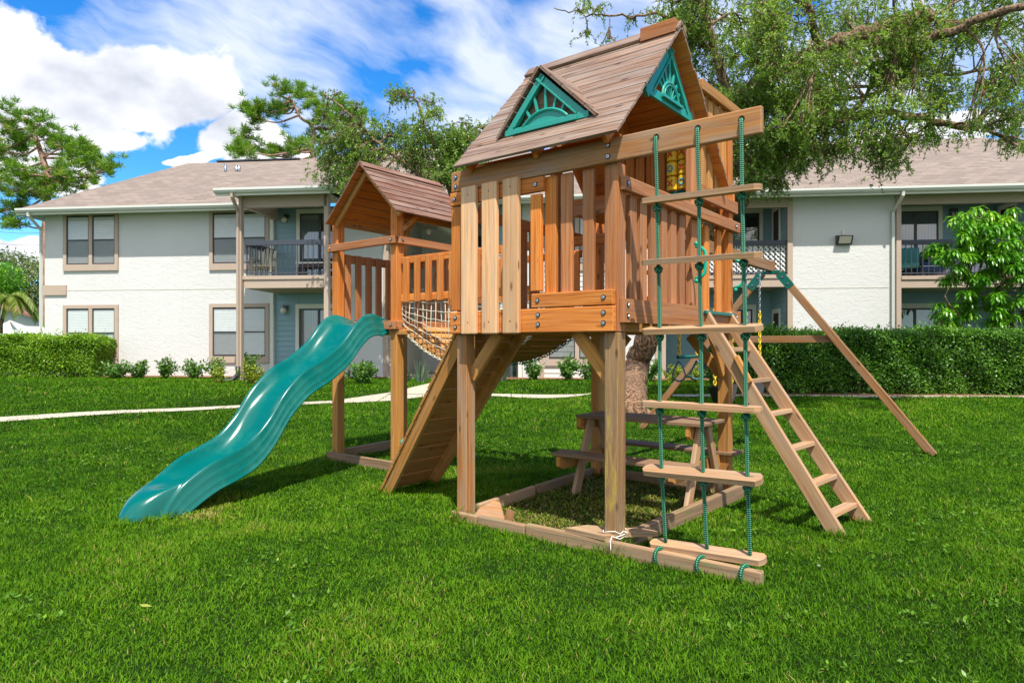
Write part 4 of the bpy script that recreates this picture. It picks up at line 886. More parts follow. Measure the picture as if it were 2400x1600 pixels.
def railing(x0, x1, y, z0, z1, gap=.15, lattice=False):
    o = bpart('railing', 'rail_dark', x0, x1, y-.05, y+.04, z1-.13, z1); bpart('bottom_rail', 'rail_dark', x0, x1, y-.015, y+.015, z0+.07, z0+.10, o)
    mb = MB(); n = int((x1-x0)/gap)
    for i in range(n+1): xx = x0+.02+(x1-x0-.04)*i/n; mb.bb(xx-.008, xx+.008, y-.007, y+.007, z0+.02, z1-.13)
    bb_ = mb.build('balusters', 'rail_dark', o)
    if lattice:
        mb = MB(); h = z1-.13-z0-.06; s_ = .135; k = int((x1-x0+h)/s_)
        for i in range(k+1):
            for sg in (-1, 1):
                xa = x0-h+i*s_ if sg > 0 else x0+i*s_; xb = xa+h if sg > 0 else xa-h; za, zb = z0+.06, z1-.13
                p0, p1 = V(xa, 0, za), V(xb, 0, zb)
                def clip(p, q):
                    if p.x < x0: p = p.lerp(q, (x0-p.x)/(q.x-p.x))
                    if p.x > x1: p = p.lerp(q, (x1-p.x)/(q.x-p.x))
                    return p
                if max(xa, xb) < x0+.02 or min(xa, xb) > x1-.02: continue
                a, b_ = clip(p0, p1), clip(p1, p0)
                if (a-b_).length < .03: continue
                mb.board(a+V(0, y+.03+.012*sg, 0), b_+V(0, y+.03+.012*sg, 0), .042, .006, (0, 0, 1))
        mb.build('lattice', 'lattice_white', o)
    return o
xF0, xF1, zf0, zf1 = bay(1530, 1808, 1.6); railing(xF0, xF1, .06, zf1, Bz(1750, 553, .06), .15, True)
bpart('corner_trim', 'trim_beige', xF1+.001, Bx(1820), -.05, .2, GB, ZS)
bpart('stucco_wall', 'stucco', Bx(1820)+.001, Bx(2045), 0, .25, GB, ZS); groove(Bx(1822), Bx(2044), Bz(1930, 661))
bpart('corner_trim', 'trim_beige', Bx(2057), Bx(2068), -.06, .2, GB, ZS); bpart('stucco_wall', 'stucco', Bx(2045)+.001, Bx(2057), .0, .25, GB, ZS)
xH0, xH1, zh0, zh1 = bay(2068, 2365, 1.6); railing(xH0, xH1, .06, zh1, Bz(2200, 549.5, .06), .145)
bpart('stucco_wall', 'stucco', xH1+.001, xH1+5, 0, .25, GB, ZS)
# windows
def window(px0, px1, py0, py1, y=0., blinds=1.0, screens=(0, 1), name='window', top_pale=True):
    x0, x1 = Bx(px0, y), Bx(px1, y); z1, z0 = Bz((px0+px1)/2, py0, y), Bz((px0+px1)/2, py1, y)
    w = bpart(name, 'trim_beige', x0, x1, y-.055, y-.003, z0, z0+.20)        # sill board carries the rest
    tw = .115
    fr = MB(); fr.bb(x0, x1, y-.05, y-.003, z1-tw, z1); fr.bb(x0, x0+tw, y-.05, y-.003, z0+.201, z1-tw-.001); fr.bb(x1-tw, x1, y-.05, y-.003, z0+.201, z1-tw-.001)
    xm = (x0+x1)/2; fr.bb(xm-.06, xm+.06, y-.045, y-.003, z0+.201, z1-tw-.001); fr.build('frame', 'trim_beige', w)
    for wi, (a, b_) in enumerate(((x0+tw+.001, xm-.061), (xm+.061, x1-tw-.001))):
        za, zb = z0+.202, z1-tw-.002; zm = (za+zb)/2
        sa = MB()
        for (u0, u1, v0, v1, yy) in ((a, b_, zb-.03, zb, 0), (a, b_, za, za+.04, 0), (a, a+.028, za+.04, zb-.03, 0), (b_-.028, b_, za+.04, zb-.03, 0), (a+.028, b_-.028, zm-.018, zm+.018, -.004)): sa.bb(u0, u1, y-.032+yy, y-.005+yy, v0, v1)
        sa.build('sash', 'bronze', w)
        p = MB(); p.face([(a+.02, y-.018, za+.02), (b_-.02, y-.018, za+.02), (b_-.02, y-.018, zb-.02), (a+.02, y-.018, zb-.02)]); p.build('pane', 'glass', w)
        bl = MB(); h = .05; n = int((zb-za-.06)/h)
        for i in range(n): zz = zb-.05-i*h; bl.face([(a+.02, y-.0035, zz), (b_-.02, y-.0035, zz), (b_-.02, y-.010, zz-h*.97), (a+.02, y-.010, zz-h*.97)])
        bl.face([(a, y-.0025, za), (b_, y-.0025, za), (b_, y-.0025, zb), (a, y-.0025, zb)], mi=1)
        bl.build('blind', ['blind', 'room_dark'], w)
        if wi in screens: sc = MB(); sc.face([(a+.02, y-.028, za+.02), (b_-.02, y-.028, za+.02), (b_-.02, y-.028, zm), (a+.02, y-.028, zm)]); sc.build('insect_screen', 'screen_mesh', w)
    return w
window(147, 273, 487, 622); window(147, 273, 700, 835, screens=()); window(482, 619, 480, 620); window(482, 619, 697, 833, screens=(0,))
window(1252, 1400, 700, 840, .045); window(1252, 1400, 484, 622, .045)
def slider(px0, px1, py0, py1, y, trim='trim_white', curtain=.5, name='sliding_door', z0=None, cside=0):
    x0, x1 = Bx(px0, y), Bx(px1, y); z1 = Bz((px0+px1)/2, py0, y); z0 = Bz((px0+px1)/2, py1, y) if z0 is None else z0
    w = bpart(name, trim, x0, x1, y-.05, y-.024, z1-.14, z1)
    bpart('trim', trim, x0, x0+.11, y-.05, y-.024, z0, z1-.141, w); bpart('trim', trim, x1-.11, x1, y-.05, y-.024, z0, z1-.141, w)
    a, b_ = x0+.111, x1-.111; zb = z1-.142; xm = (a+b_)/2; fr = MB()
    for u0, u1, v0, v1 in ((a, b_, zb-.05, zb), (a, b_, z0, z0+.05), (a, a+.05, z0+.05, zb-.05), (b_-.05, b_, z0+.05, zb-.05), (xm-.04, xm+.04, z0+.05, zb-.05)): fr.bb(u0, u1, y-.045, y-.023, v0, v1)
    fr.build('frame', 'bronze', w)
    p = MB(); p.face([(a+.04, y-.034, z0+.04), (b_-.04, y-.034, z0+.04), (b_-.04, y-.034, zb-.04), (a+.04, y-.034, zb-.04)]); p.build('pane', 'glass_door', w)
    bk = MB(); bk.face([(a, y-.0235, z0), (b_, y-.0235, z0), (b_, y-.0235, zb), (a, y-.0235, zb)]); bk.build('room', 'room_dark', w)
    cu = MB(); n = int((b_-a)*curtain/.09); st0 = a if cside == 0 else b_-n*.09
    for i in range(n): xx = st0+.02+i*.09; cu.face([(xx, y-.025, z0+.05), (xx+.082, y-.029, z0+.05), (xx+.082, y-.029, zb-.03), (xx, y-.025, zb-.03)])
    cu.build('curtain', 'curtain', w); return w
slider(682, 790, 480, 633, .10, curtain=.5, z0=3.22); slider(680, 788, 698, 840, .10, curtain=.6, z0=.22)
slider(1615, 1668, 500, 640, 1.6, z0=zf1); slider(1655, 1752, 480, 640, 1.6, z0=zf1); slider(1600, 1665, 707, 860, 1.6, z0=.22, curtain=.3); slider(1672, 1736, 700, 860, 1.6, z0=.22)
slider(2040, 2163, 475, 640, 1.6, z0=zh1, curtain=1.0); slider(2040, 2160, 697, 860, 1.6, z0=.22, curtain=0)
slider(1140, 1199, 700, 880, .05, z0=.22, curtain=.8)
def side_door(x, y0, y1, z0, z1):
    w = bpart('storage_door', 'trim_white', x-.055, x-.024, y0, y1, z1-.13, z1); bpart('trim', 'trim_white', x-.055, x-.024, y0, y0+.1, z0, z1-.131, w); bpart('trim', 'trim_white', x-.055, x-.024, y1-.1, y1, z0, z1-.131, w)
    bpart('panel', 'door_dark', x-.04, x-.0235, y0+.101, y1-.101, z0, z1-.132, w)
side_door(xF1, .55, 1.35, zf1, zf1+2.12); side_door(xF1, .55, 1.35, .22, 2.3); side_door(xH1, .45, 1.30, zh1, zh1+2.12); side_door(xH1, .45, 1.30, .22, 2.3)
# wall lamps
def jar_lamp(px, py, y):
    x, z = Bx(px, y), Bz(px, py, y); mb = MB(); mb.bb(x-.07, x+.07, y-.10, y-.02, z+.02, z+.13); o = mb.build('wall_lamp', 'bronze', AB, .01)
    m2 = MB(); m2.ball((x-.04, y-.13, z-.04), .09, 12, 8); m2.build('globe', 'lamp_glass', o, smooth=True)
jar_lamp(660, 503, .10); jar_lamp(658, 711, .10)
x, z = Bx(1936), Bz(1936, 551); mb = MB()
mb.prism([(x-.20, -.002, z+.13), (x-.20, -.23, z+.09), (x-.20, -.10, z-.14), (x-.20, -.002, z-.14)], (.40, 0, 0)); fl = mb.build('flood_light', 'bronze', AB, .01)
mb = MB(); mb.face([(x-.16, -.2225, z+.07), (x+.16, -.2225, z+.07), (x+.16, -.118, z-.115), (x-.16, -.118, z-.115)]); mb.build('lens', 'lamp_glass', fl); bpart('conduit', 'trim_white', x-.03, x+.03, -.05, -.001, z+.135, z+.27, fl)
x, z, y = Bx(2186, 1.6), Bz(2186, 492, 1.6), 1.6; o = bpart('lantern', 'bronze', x-.09, x+.09, y-.16, y-.03, z+.10, z+.14)
mb = MB()
for dx in (-.08, .08):
    for dy in (-.15, -.04): mb.bb(x+dx-.008, x+dx+.008, y+dy-.008, y+dy+.008, z-.14, z+.10)
mb.bb(x-.09, x+.09, y-.16, y-.03, z-.16, z-.14); mb.build('cage', 'bronze', o); MB().tube([(x, y-.095, z-.13), (x, y-.095, z+.02)], .035, 10).build('glass_tube', 'lamp_glass', o)
# projecting balcony on the left unit
yp = -1.9; xb0 = Bx(560, yp); xb1 = Bx(792)+.1
zb1, zb0 = Bz(650, 633, yp), Bz(650, 661, yp)
bpart('balcony_slab', 'trim_beige', xb0, xb1, yp, -.001, zb0, zb1-.10); bpart('fascia_cap', 'trim_beige', xb0-.02, xb1+.02, yp-.03, -.002, zb1-.099, zb1)
bpart('balcony_post', 'trim_beige', xb0-.09, xb0+.07, yp-.02, yp+.14, .08, ZS-.05) if False else bpart('balcony_post', 'trim_beige', xb0-.10, xb0-.021, yp-.10, yp+.05, .08, ZS-.06)
bpart('balcony_post', 'trim_beige', xb1+.021, xb1+.15, yp-.02, yp+.13, .08, ZS-.06)
railing(xb0+.02, xb1, yp+.06, zb1, Bz(660, 551, yp), .15)
o = MB(); o.bb(xb0+.0, xb0+.06, yp+.12, -.01, Bz(660, 563, yp), Bz(660, 551, yp)); 
for i in range(12): o.bb(xb0+.02, xb0+.036, yp+.14+i*.15, yp+.155+i*.15, zb1+.02, Bz(660, 563, yp))
o.build('railing', 'rail_dark', AB)
bpart('header_beam', 'trim_beige', xb0-.02, xb1+.1, yp-.02, yp+.12, ZS-.42, ZS-.061); bpart('header_beam', 'trim_beige', xb0-.02, xb0+.1, yp+.121, -.06, ZS-.42, ZS-.061)
bpart('balcony_ceiling', 'soffit', xb0-.4, xb1+.1, yp-.42, -.601, ZS-.06, ZS-.02)
# roofs
YE, RY, RZ2 = -.60, 5.3, 8.43; PIT = (RZ2-ZS)/(RY-YE)
xe0, xe1 = Bx(41/K*1.0, YE) if False else fac(41, 480, YE)[0], xH1+5.6
def rf(name, pts, mat='shingles', up=None):
    mb = MB(); pts = [V(*p) for p in pts]; n_ = (pts[1]-pts[0]).cross(pts[-1]-pts[0]).normalized()
    if n_.z < 0: pts = pts[::-1]; n_ = -n_
    dn = V(0, 0, -1); dn = (dn-n_*dn.dot(n_)).normalized(); ac = dn.cross(n_)
    mb.face(pts, [(p.dot(ac), -p.dot(dn)) for p in pts]); 
    d_ = V(0, 0, -.05); mb.face([p+d_ for p in reversed(pts)], [(0, 0)]*len(pts))
    for i in range(len(pts)): a, b_ = pts[i], pts[(i+1) % len(pts)]; mb.face([b_, a, a+d_, b_+d_])
    return mb.build(name, mat, AB)
xr0 = fac(430, 372, RY)[0]; xr1 = fac(2262, 325, RY)[0]
xu0, xu1, xu2, xu3 = fac(690, 370, RY)[0], fac(905, 322, 6.9)[0], fac(985, 322, 6.9)[0], fac(1190, 360, RY)[0]
YU = 6.9; ZU = ZS+PIT*(YU-YE)
rf('roof', [(xe0, YE, ZS), (xe1, YE, ZS), (xr1, RY, RZ2), (xu3, RY, RZ2), (xu2, YU, ZU), (xu1, YU, ZU), (xu0, RY, RZ2), (xr0, RY, RZ2)])
rf('roof', [(xe0, YE, ZS), (xr0, RY, RZ2), (xe0, RY+5.9, ZS)]); rf('roof', [(xe1, YE, ZS), (xe1, RY+5.9, ZS), (xr1, RY, RZ2)])
rf('roof', [(xr0, RY, RZ2), (xu0, RY, RZ2), (xu0, RY+5.9, ZS), (xe0, RY+5.9, ZS)]); rf('roof', [(xu3, RY, RZ2), (xr1, RY, RZ2), (xe1, RY+5.9, ZS), (xu3, RY+5.9, ZS)])
rf('roof', [(xu0, RY, RZ2), (xu1, YU, ZU), (xu0, RY+3, RZ2)]); rf('roof', [(xu3, RY, RZ2), (xu3, RY+3, RZ2), (xu2, YU, ZU)])
bpart('ridge_vent', 'pipe_black', fac(500, 370, RY)[0], xu0, RY-.1, RY+.1, RZ2+.0, RZ2+.05)
xq0 = fac(497, 437, -2.35)[0]; xq1 = xb1+1.4; yj = 1.6; zj = ZS+PIT*(yj-YE)+.01
rf('balcony_roof', [(xq0, -2.4, ZS+.01), (xq1, -2.4, ZS+.01), (xq1, yj, zj), (xq0, yj, zj)])
for nm, x0, x1, y in (('gutter', xe0, xq0+.3, YE), ('gutter', xq0, xq1, -2.4), ('gutter', xq1+.002, xe1, YE)):
    mb = MB(); pr = [(x0, y-.002, ZS-.14), (x0, y-.09, ZS-.12), (x0, y-.125, ZS-.06), (x0, y-.125, ZS-.002), (x0, y-.002, ZS-.002)]; mb.prism(pr, (x1-x0, 0, 0)); mb.build(nm, 'gutter_white', AB, .008)
    bpart('fascia', 'trim_white', x0, x1, y, y+.03, ZS-.19, ZS-.052)
bpart('soffit', 'soffit', xe0, xq0+.3, YE+.031, -.001, ZS-.10, ZS-.056); bpart('soffit', 'soffit', xq1+.002, xe1, YE+.031, -.001, ZS-.10, ZS-.056); bpart('fascia', 'trim_white', xe0-.03, xe0, YE, RY+5.9, ZS-.19, ZS-.02)
bpart('soffit', 'soffit', xe0, xA0, -.0, 10, ZS-.10, ZS-.056)
def dspout(x, y, mat='gutter_white', z0=.2, w=.05, ytop=None, xt=None):
    mb = MB(); ytop = ytop if ytop is not None else y; xt = x if xt is None else xt
    mb.tube([(xt, ytop, ZS-.12), (xt, ytop, ZS-.22), (x, y, ZS-.55), (x, y, ZS-.7), (x, y, z0)], w, 4); return mb.build('downspout', mat, AB)
dspout(Bx(97), -.05, ytop=YE-.05, xt=Bx(68, YE), z0=.3)
dspout(Bx(2051, -.05), -.07, ytop=YE-.05)
xd = Bx(552, yp); o = dspout(xd, yp-.12, 'trim_beige', z0=.62, ytop=-2.45, xt=fac(535, 440, -2.4)[0])
mb = MB(); p_ = [(xd, yp-.12, .64), (xd, yp-.13, .42), (xd-.10, yp-.25, .27), (xd-.32, yp-.35, .22), (xd-.68, yp-.42, .20)]
o = mb.tube(p_, .065, 10).build('drain_hose', 'pipe_black', AB, smooth=True)
for px, py, h in ((518, 386, .25), (543, 380, .22), (549, 380, .22)):
    yy = 3.6; xx, zz_ = fac(px, py, yy); mb = MB(); zr = ZS+PIT*(yy-YE); mb.tube([(xx, yy, zr-.1), (xx, yy, zr+h)], .05, 10); mb.build('vent_pipe', 'steel', AB, smooth=True)

# balcony furniture
def bw(x, y, z): return BO+bxv*x+byv*y+V(0, 0, z)
def bempty(name, x, y, z, rz=0, **kw): return empty(name, bw(x, y, z), -BA+rz, **kw)
zt = zb1; cx = Bx(605, yp+.7)
c_ = bempty('deck_chair', cx, yp+.75, zt, R_(10), label='cream slatted deck chair behind the left balcony railing', cat='chair')
mb = MB()
for i in range(5): mb.board((-.2+i*.1, .18, .30), (-.2+i*.1+(i-2)*.012, .32, .92-.03*abs(i-2)), .08, .02, (1, 0, 0))
mb.build('backrest', 'fabric_cream', c_)
mb = MB()
for i in range(5): mb.bb(-.25, .25, -.28+i*.1, -.20+i*.1, .34, .36)
mb.build('seat', 'fabric_cream', c_)
for sx in (-.27, .27):
    MB().bb(sx-.025, sx+.025, -.30, -.25, 0, .55).build('leg', 'fabric_cream', c_); MB().bb(sx-.025, sx+.025, .20, .25, 0, .55).build('leg', 'fabric_cream', c_); MB().bb(sx-.06, sx+.06, -.34, .30, .551, .575).build('armrest', 'fabric_cream', c_)
t_ = bempty('patio_table', Bx(735, yp+.8), yp+.85, zt, label='long low table with pale top on the left balcony', cat='table')
MB().bb(-.62, .62, -.3, .3, .40, .44).build('top', 'white_paint', t_); MB().bb(-.56, .56, -.25, .25, .30, .398).build('apron', 'door_dark', t_)
for sx in (-.55, .55):
    for sy in (-.24, .24): MB().bb(sx-.03, sx+.03, sy-.03, sy+.03, 0, .30).build('leg', 'door_dark', t_)
x_ = Bx(2088, .7); a_ = bempty('armchair', x_, .75, zh1, R_(-25), label='teal cushioned armchair with dark tube frame on the right balcony', cat='armchair')
MB().bb(-.28, .28, -.28, .28, .30, .44).build('seat_cushion', 'fabric_teal', a_, .04); MB().board((0, .26, .42), (0, .38, .92), .54, .12, (1, 0, 0)).build('back_cushion', 'fabric_teal', a_, .04)
for sx in (-.33, .33): MB().tube([(sx, -.30, 0), (sx, -.32, .50), (sx, -.26, .60), (sx, .18, .60), (sx, .33, .52), (sx, .36, 0)], .018, 8).build('arm_frame', 'bronze', a_, smooth=True)
x_ = Bx(2135, .6); a_ = bempty('side_table', x_, .6, zh1, label='low navy ottoman with white piping on the right balcony', cat='ottoman')
MB().bb(-.30, .30, -.25, .25, .18, .42).build('cushion', 'fabric_navy', a_, .05); MB().bb(-.305, .305, -.255, .255, .30, .32).build('piping', 'white_paint', a_)
for sx in (-.24, .24):
    for sy in (-.2, .2): MB().bb(sx-.02, sx+.02, sy-.02, sy+.02, 0, .18).build('leg', 'bronze', a_)
x_ = Bx(2205, .8); a_ = bempty('sofa', x_, .8, zh1, label='sofa under a lilac cover with cream back cushion on the right balcony', cat='sofa')
MB().bb(-.60, .60, -.35, .35, .05, .50).build('covered_seat', 'fabric_lilac', a_, .06); MB().board((0, .30, .50), (0, .42, .92), 1.1, .14, (1, 0, 0)).build('back_cushion', 'fabric_cream', a_, .05)
MB().bb(-.70, -.60, -.36, .36, .05, .66).build('armrest', 'fabric_lilac', a_, .04)
# mulch beds
def bedsheet(x0, x1, y0, y1):
    q = [(flat(bw(x0+(x1-x0)*i/12, y0-.08*math.sin(i*1.7), 0)), flat(bw(x0+(x1-x0)*i/12, y1, 0))) for i in range(13)]
    sheet('mulch_bed', q, 'mulch', .03); addexc([a for a, b_ in q]+[b_ for a, b_ in reversed(q)])
bedsheet(Bx(225), Bx(605), -.85, .02); bedsheet(Bx(790), Bx(890), -.8, .02); bedsheet(Bx(1140), Bx(1640), -.9, .02)
# neighbour's corner, far left
FL = 34.
hz = wp(40*K, 760*K, FL); hs_ = empty('far_house', (hz.x, FL, 0), 0, 'distant pale gabled house with brown tiled roof edge at the left end', 'house')
def fl(px, py): p = wp(px*K, py*K, FL); return V(p.x-hz.x, 0, p.z)
mb = MB(); gpx = [fl(-60, 790), fl(180, 790), fl(180, 745), fl(98, 735), fl(10, 705), fl(-60, 735)]; mb.prism(gpx, (0, 8, 0)); mb.build('wall', 'far_wall', hs_)
mb = MB(); mb.board(fl(8, 702)+V(0, 4, 0), fl(190, 758)+V(0, 4, 0), 9, .12, (0, 1, 0)); mb.board(fl(8, 702)+V(0, 4, 0), fl(-100, 742)+V(0, 4, 0), 9, .12, (0, 1, 0)); mb.build('roof', 'tile_brown', hs_)
mb = MB(); q = [wp(*[v*K for v in p], 30.) for p in ((-12, 772), (0, 758), (22, 738), (45, 760), (60, 772))]
sp_ = [wp(22*K, 736*K, 29), wp(60*K, 750*K, 30), wp(130*K, 752*K, 31), wp(130*K, 772*K, 29), wp(52*K, 771*K, 28.6)]
for tri in ((0, 1, 4), (1, 2, 3), (1, 3, 4)): mb.prism([sp_[i] for i in tri], (0, 0, .02))
sp2 = [wp(22*K, 737*K, 29.2), wp(-20*K, 757*K, 31), wp(-20*K, 768*K, 29), wp(30*K, 767*K, 28.6)]
mb.prism([sp2[0], sp2[1], sp2[2]], (0, 0, .02)); mb.prism([sp2[0], sp2[2], sp2[3]], (0, 0, .02))
for p in (sp_[0], sp_[4], sp_[2]): mb.tube([(p.x, p.y, .2), tuple(p)], .05, 6)
tag(mb.build('shade_sail', 'sail'), 'white fabric shade sail behind the picket fence at the far left', 'shade sail')
fo = empty('picket_fence', (0, 0, 0), 0, 'white weathered picket fence beyond the left hedge', 'fence'); mb = MB(); FD = 25.
a, b_ = wp(-20*K, 766*K, FD), wp(110*K, 766*K, FD+1); n = 26
for i in range(n):
    p = a.lerp(b_, i/(n-1)); h = p.z+random.uniform(-.03, .03); mb.bb(p.x-.045, p.x+.045, p.y-.01, p.y+.01, .2, h)
mb.build('pickets', 'white_paint', fo); mb = MB()
for z in (.6, 1.45): mb.board((a.x, a.y+.04, z), (b_.x, b_.y+.04, z), .09, .03, (0, 0, 1))
mb.build('fence_rail', 'white_paint', fo)
for k, (y0, y1) in enumerate(((515, 527), (540, 556))):
    mb = MB(); p0, p1 = wp(-100*K, (y0-6)*K, 45), wp(140*K, (y1+4)*K, 40); mb.tube([p0.lerp(p1, t)+V(0, 0, -.4*math.sin(math.pi*t)) for t in np.linspace(0, 1, 9)], .012, 5)
    tag(mb.build('power_line', 'line_grey'), ['upper of the two thin power lines crossing the sky at the left edge', 'lower of the two thin power lines crossing the sky at the left edge'][k], 'power line', 'power lines at the left edge')
# ================================================================== PLANTS
def arr(v): return np.array(v, dtype=float)
def bez(pts, n):
    """catmull-rom through pts"""
    P = [Vector(p) for p in pts]; P = [P[0]*2-P[1]]+P+[P[-1]*2-P[-2]]; out = []
    for i in range(1, len(P)-2):
        for k in range(n):
            t = k/n; a, b_, c_, d_ = P[i-1], P[i], P[i+1], P[i+2]
            out.append(.5*((2*b_)+(c_-a)*t+(2*a-5*b_+4*c_-d_)*t*t+(3*b_-a-3*c_+d_)*t*t*t))
    out.append(P[-2]); return out
def leafy_tree(name, label, mat, bark, limbs, clusters, trunk_r, leaf=(.042, .015), twigs_per=46, leaves_per=26, droop=.75, twig_len=.7, seed=1, group=None, barkc='bark_limb'):
    """limbs: list of (points, r0, r1). clusters: (centre, radius). Branches reach each cluster, twigs hang from them and carry the leaves."""
    rs = np.random.default_rng(seed); root = empty(name, tuple(limbs[0][0][0]), 0, label, 'tree', group); base = Vector(limbs[0][0][0])
    nodes = []
    for li, (pts, r0, r1) in enumerate(limbs):
        c_ = bez(pts, 8); n = len(c_)
        jj = [p+Vector(rs.normal(size=3)*.02*(i > 0)) for i, p in enumerate(c_)]
        rr = [r0+(r1-r0)*(i/(n-1))**.8 for i in range(n)]; rr = [r*(1+.10*math.sin(i*2.3+li)) for i, r in enumerate(rr)]
        m_ = MB().tube([p-base for p in jj], rr, 14 if r0 > .1 else 8)
        m_.build('trunk' if li == 0 else 'limb', bark if li == 0 else barkc, root, smooth=True); nodes += [(p, r) for p, r in zip(jj, rr)][(6 if li == 0 else 2):]
    NP = np.array([tuple(p) for p, r in nodes]); bt = MB(); LP, LD, LN, LR = [], [], [], []
    for ci, (cc, cr_) in enumerate(clusters):
        cc = Vector(cc); i = int(np.argmin(((NP-arr(cc))**2).sum(1))); p0 = Vector(NP[i]); mid = p0.lerp(cc, .5)+Vector(rs.normal(size=3)*.12)*(cc-p0).length*.6+V(0, 0, .12*(cc-p0).length)
        br_ = bez([p0, mid, cc], 5); bt.tube([p-base for p in br_], [min(nodes[i][1]*.5, .022)*(1-.75*k/10)+.003 for k in range(11)], 6)
        tone = rs.normal()*.12
        for k in range(7):
            d_ = Vector(rs.normal(size=3)); d_.z = abs(d_.z)*.5-.1; d_.normalize(); e_ = cc+d_*cr_*rs.uniform(.6, 1.05)
            sb = bez([br_[rs.integers(4, 10)], cc.lerp(e_, .5)+V(0, 0, .06), e_], 4); bt.tube([p-base for p in sb], [.011-.0009*q for q in range(9)], 4, caps=False)
            for t_ in range(max(1, int(twigs_per/7*min(1.25, (cr_/.5)**2)))):
                q0 = sb[rs.integers(2, 9)]+Vector(rs.normal(size=3)*cr_*.20)
                dd = Vector(rs.normal(size=3)); dd.z = dd.z*.4; dd.normalize(); L0 = twig_len*rs.uniform(.45, 1.2)
                n = int(leaves_per*L0/twig_len); s_ = np.sort(rs.uniform(0, 1, n))
                hor = L0*.55*(1-.35*droop); pts = arr(q0)+np.outer(hor*(s_-.35*s_**2), arr(dd)); pts[:, 2] += .10*L0*s_-droop*L0*s_**1.8
                if t_ % 2 == 0:
                    ss = np.linspace(0, 1, 6); tp = arr(q0)+np.outer(hor*(ss-.35*ss**2), arr(dd)); tp[:, 2] += .10*L0*ss-droop*L0*ss**1.8
                    bt.tube([Vector(p)-base for p in tp], .0028, 3, caps=False)
                ld = rs.normal(size=(n, 3))*.8+arr(dd)*.5; ld[:, 2] -= .55*droop+.1
                LP.append(pts); LD.append(ld); LN.append(rs.normal(size=(n, 3))+np.array([0, -.3, .9])); LR.append(np.clip(rs.normal(.45+tone, .2, n), 0, 1))
    bt.build('branches', barkc, root)
    P_ = np.concatenate(LP)-arr(base); D_ = np.concatenate(LD); n = len(P_)
    leaf_mesh('crown', mat, P_, D_, np.concatenate(LN), leaf[0]*rs.uniform(.7, 1.25, n), leaf[1]*rs.uniform(.8, 1.2, n), np.concatenate(LR), root); return root
def W(px, py, D): return wp(px*K, py*K, D)
# the big leaning tree behind the swings
tb0 = gk(1447, 925); limbs = [
 ([tb0+V(0, 0, -.3), tb0+V(.02, 0, .15), W(1462, 850, 13.4), W(1490, 770, 13.3), W(1560, 640, 13.0), W(1640, 520, 12.7), W(1700, 455, 12.4)], .27, .20),
 ([W(1700, 455, 12.4), W(1745, 375, 12.0), W(1830, 315, 11.6), W(1930, 275, 11.3), W(2060, 262, 11.0), W(2230, 300, 10.8)], .15, .05),
 ([W(1600, 580, 12.8), W(1660, 400, 12.2), W(1690, 260, 11.6), W(1770, 170, 11.2), W(1880, 120, 10.8), W(2010, 70, 10.4), W(2140, 35, 10.2)], .17, .12),
 ([W(1985, 95, 10.5), W(2060, 100, 10.2), W(2150, 85, 9.9), W(2260, 40, 9.5), W(2400, 0, 9.2)], .09, .05),
 ([W(1690, 260, 11.6), W(1640, 120, 11.4), W(1600, -40, 11.3), W(1560, -160, 11.2)], .10, .05),
 ([W(1880, 120, 10.8), W(1860, -20, 10.4), W(1900, -200, 10.2)], .08, .04),
 ([W(1640, 120, 11.4), W(1540, 40, 11.4), W(1440, 40, 11.4), W(1350, 30, 11.5), W(1270, 20, 11.5)], .035, .008),
 ([W(1930, 275, 11.3), W(2050, 190, 11.6), W(2200, 170, 11.9), W(2350, 150, 12.2)], .05, .02)]
rc_ = np.random.default_rng(5); cl = []
def addc(n, x0, x1, y0, y1, d0, d1, r0=.45, r1=.75):
    for _ in range(n):
        px, py = rc_.uniform(x0, x1), rc_.uniform(y0, y1); cl.append((W(px, py, rc_.uniform(d0, d1)), rc_.uniform(r0, r1)))
addc(30, 1590, 1800, 0, 300, 10.5, 13); addc(13, 1530, 1640, -20, 120, 10.8, 12.5, .35, .55); addc(48, 1740, 2130, 20, 340, 9.4, 12.6, .4, .75); addc(36, 2080, 2390, 30, 340, 9.2, 12.4, .35, .6)
addc(26, 1690, 1940, 230, 390, 10.4, 13, .4, .6); addc(14, 1700, 1880, 330, 425, 10.8, 12.5, .3, .45); addc(9, 1680, 1800, 400, 455, 11, 12.6, .25, .35); addc(9, 1940, 2090, 300, 400, 10.4, 12, .3, .45); addc(6, 2230, 2360, 270, 340, 10.2, 11.5, .25, .35)
addc(10, 1600, 2350, -120, 0, 9.5, 11.5, .5, .7); addc(4, 1300, 1460, -10, 60, 11.2, 11.8, .18, .28); addc(2, 1340, 1400, 60, 110, 11.3, 11.7, .15, .2)
ET = leafy_tree('spreading_tree', 'large leaning tree with rough peeling bark and spreading weeping limbs behind the swings', 'leaf_oak', 'bark_elm', limbs, cl, .2, leaf=(.052, .021), twigs_per=63, leaves_per=21, seed=3, droop=.42, twig_len=.5)
rt_ = MB()
for a, l_ in ((-.5, .9), (.6, .6), (2.6, .8), (3.6, .6), (-1.6, .5)): rt_.tube([V(0, 0, .42), V(.17*math.cos(a), .17*math.sin(a), .38), V(.38*math.cos(a), .38*math.sin(a), .31), V(l_*math.cos(a+.1), l_*math.sin(a+.1), .24)], [.16, .12, .07, .02], 8)
rt_.build('roots', 'bark_elm', ET, smooth=True)
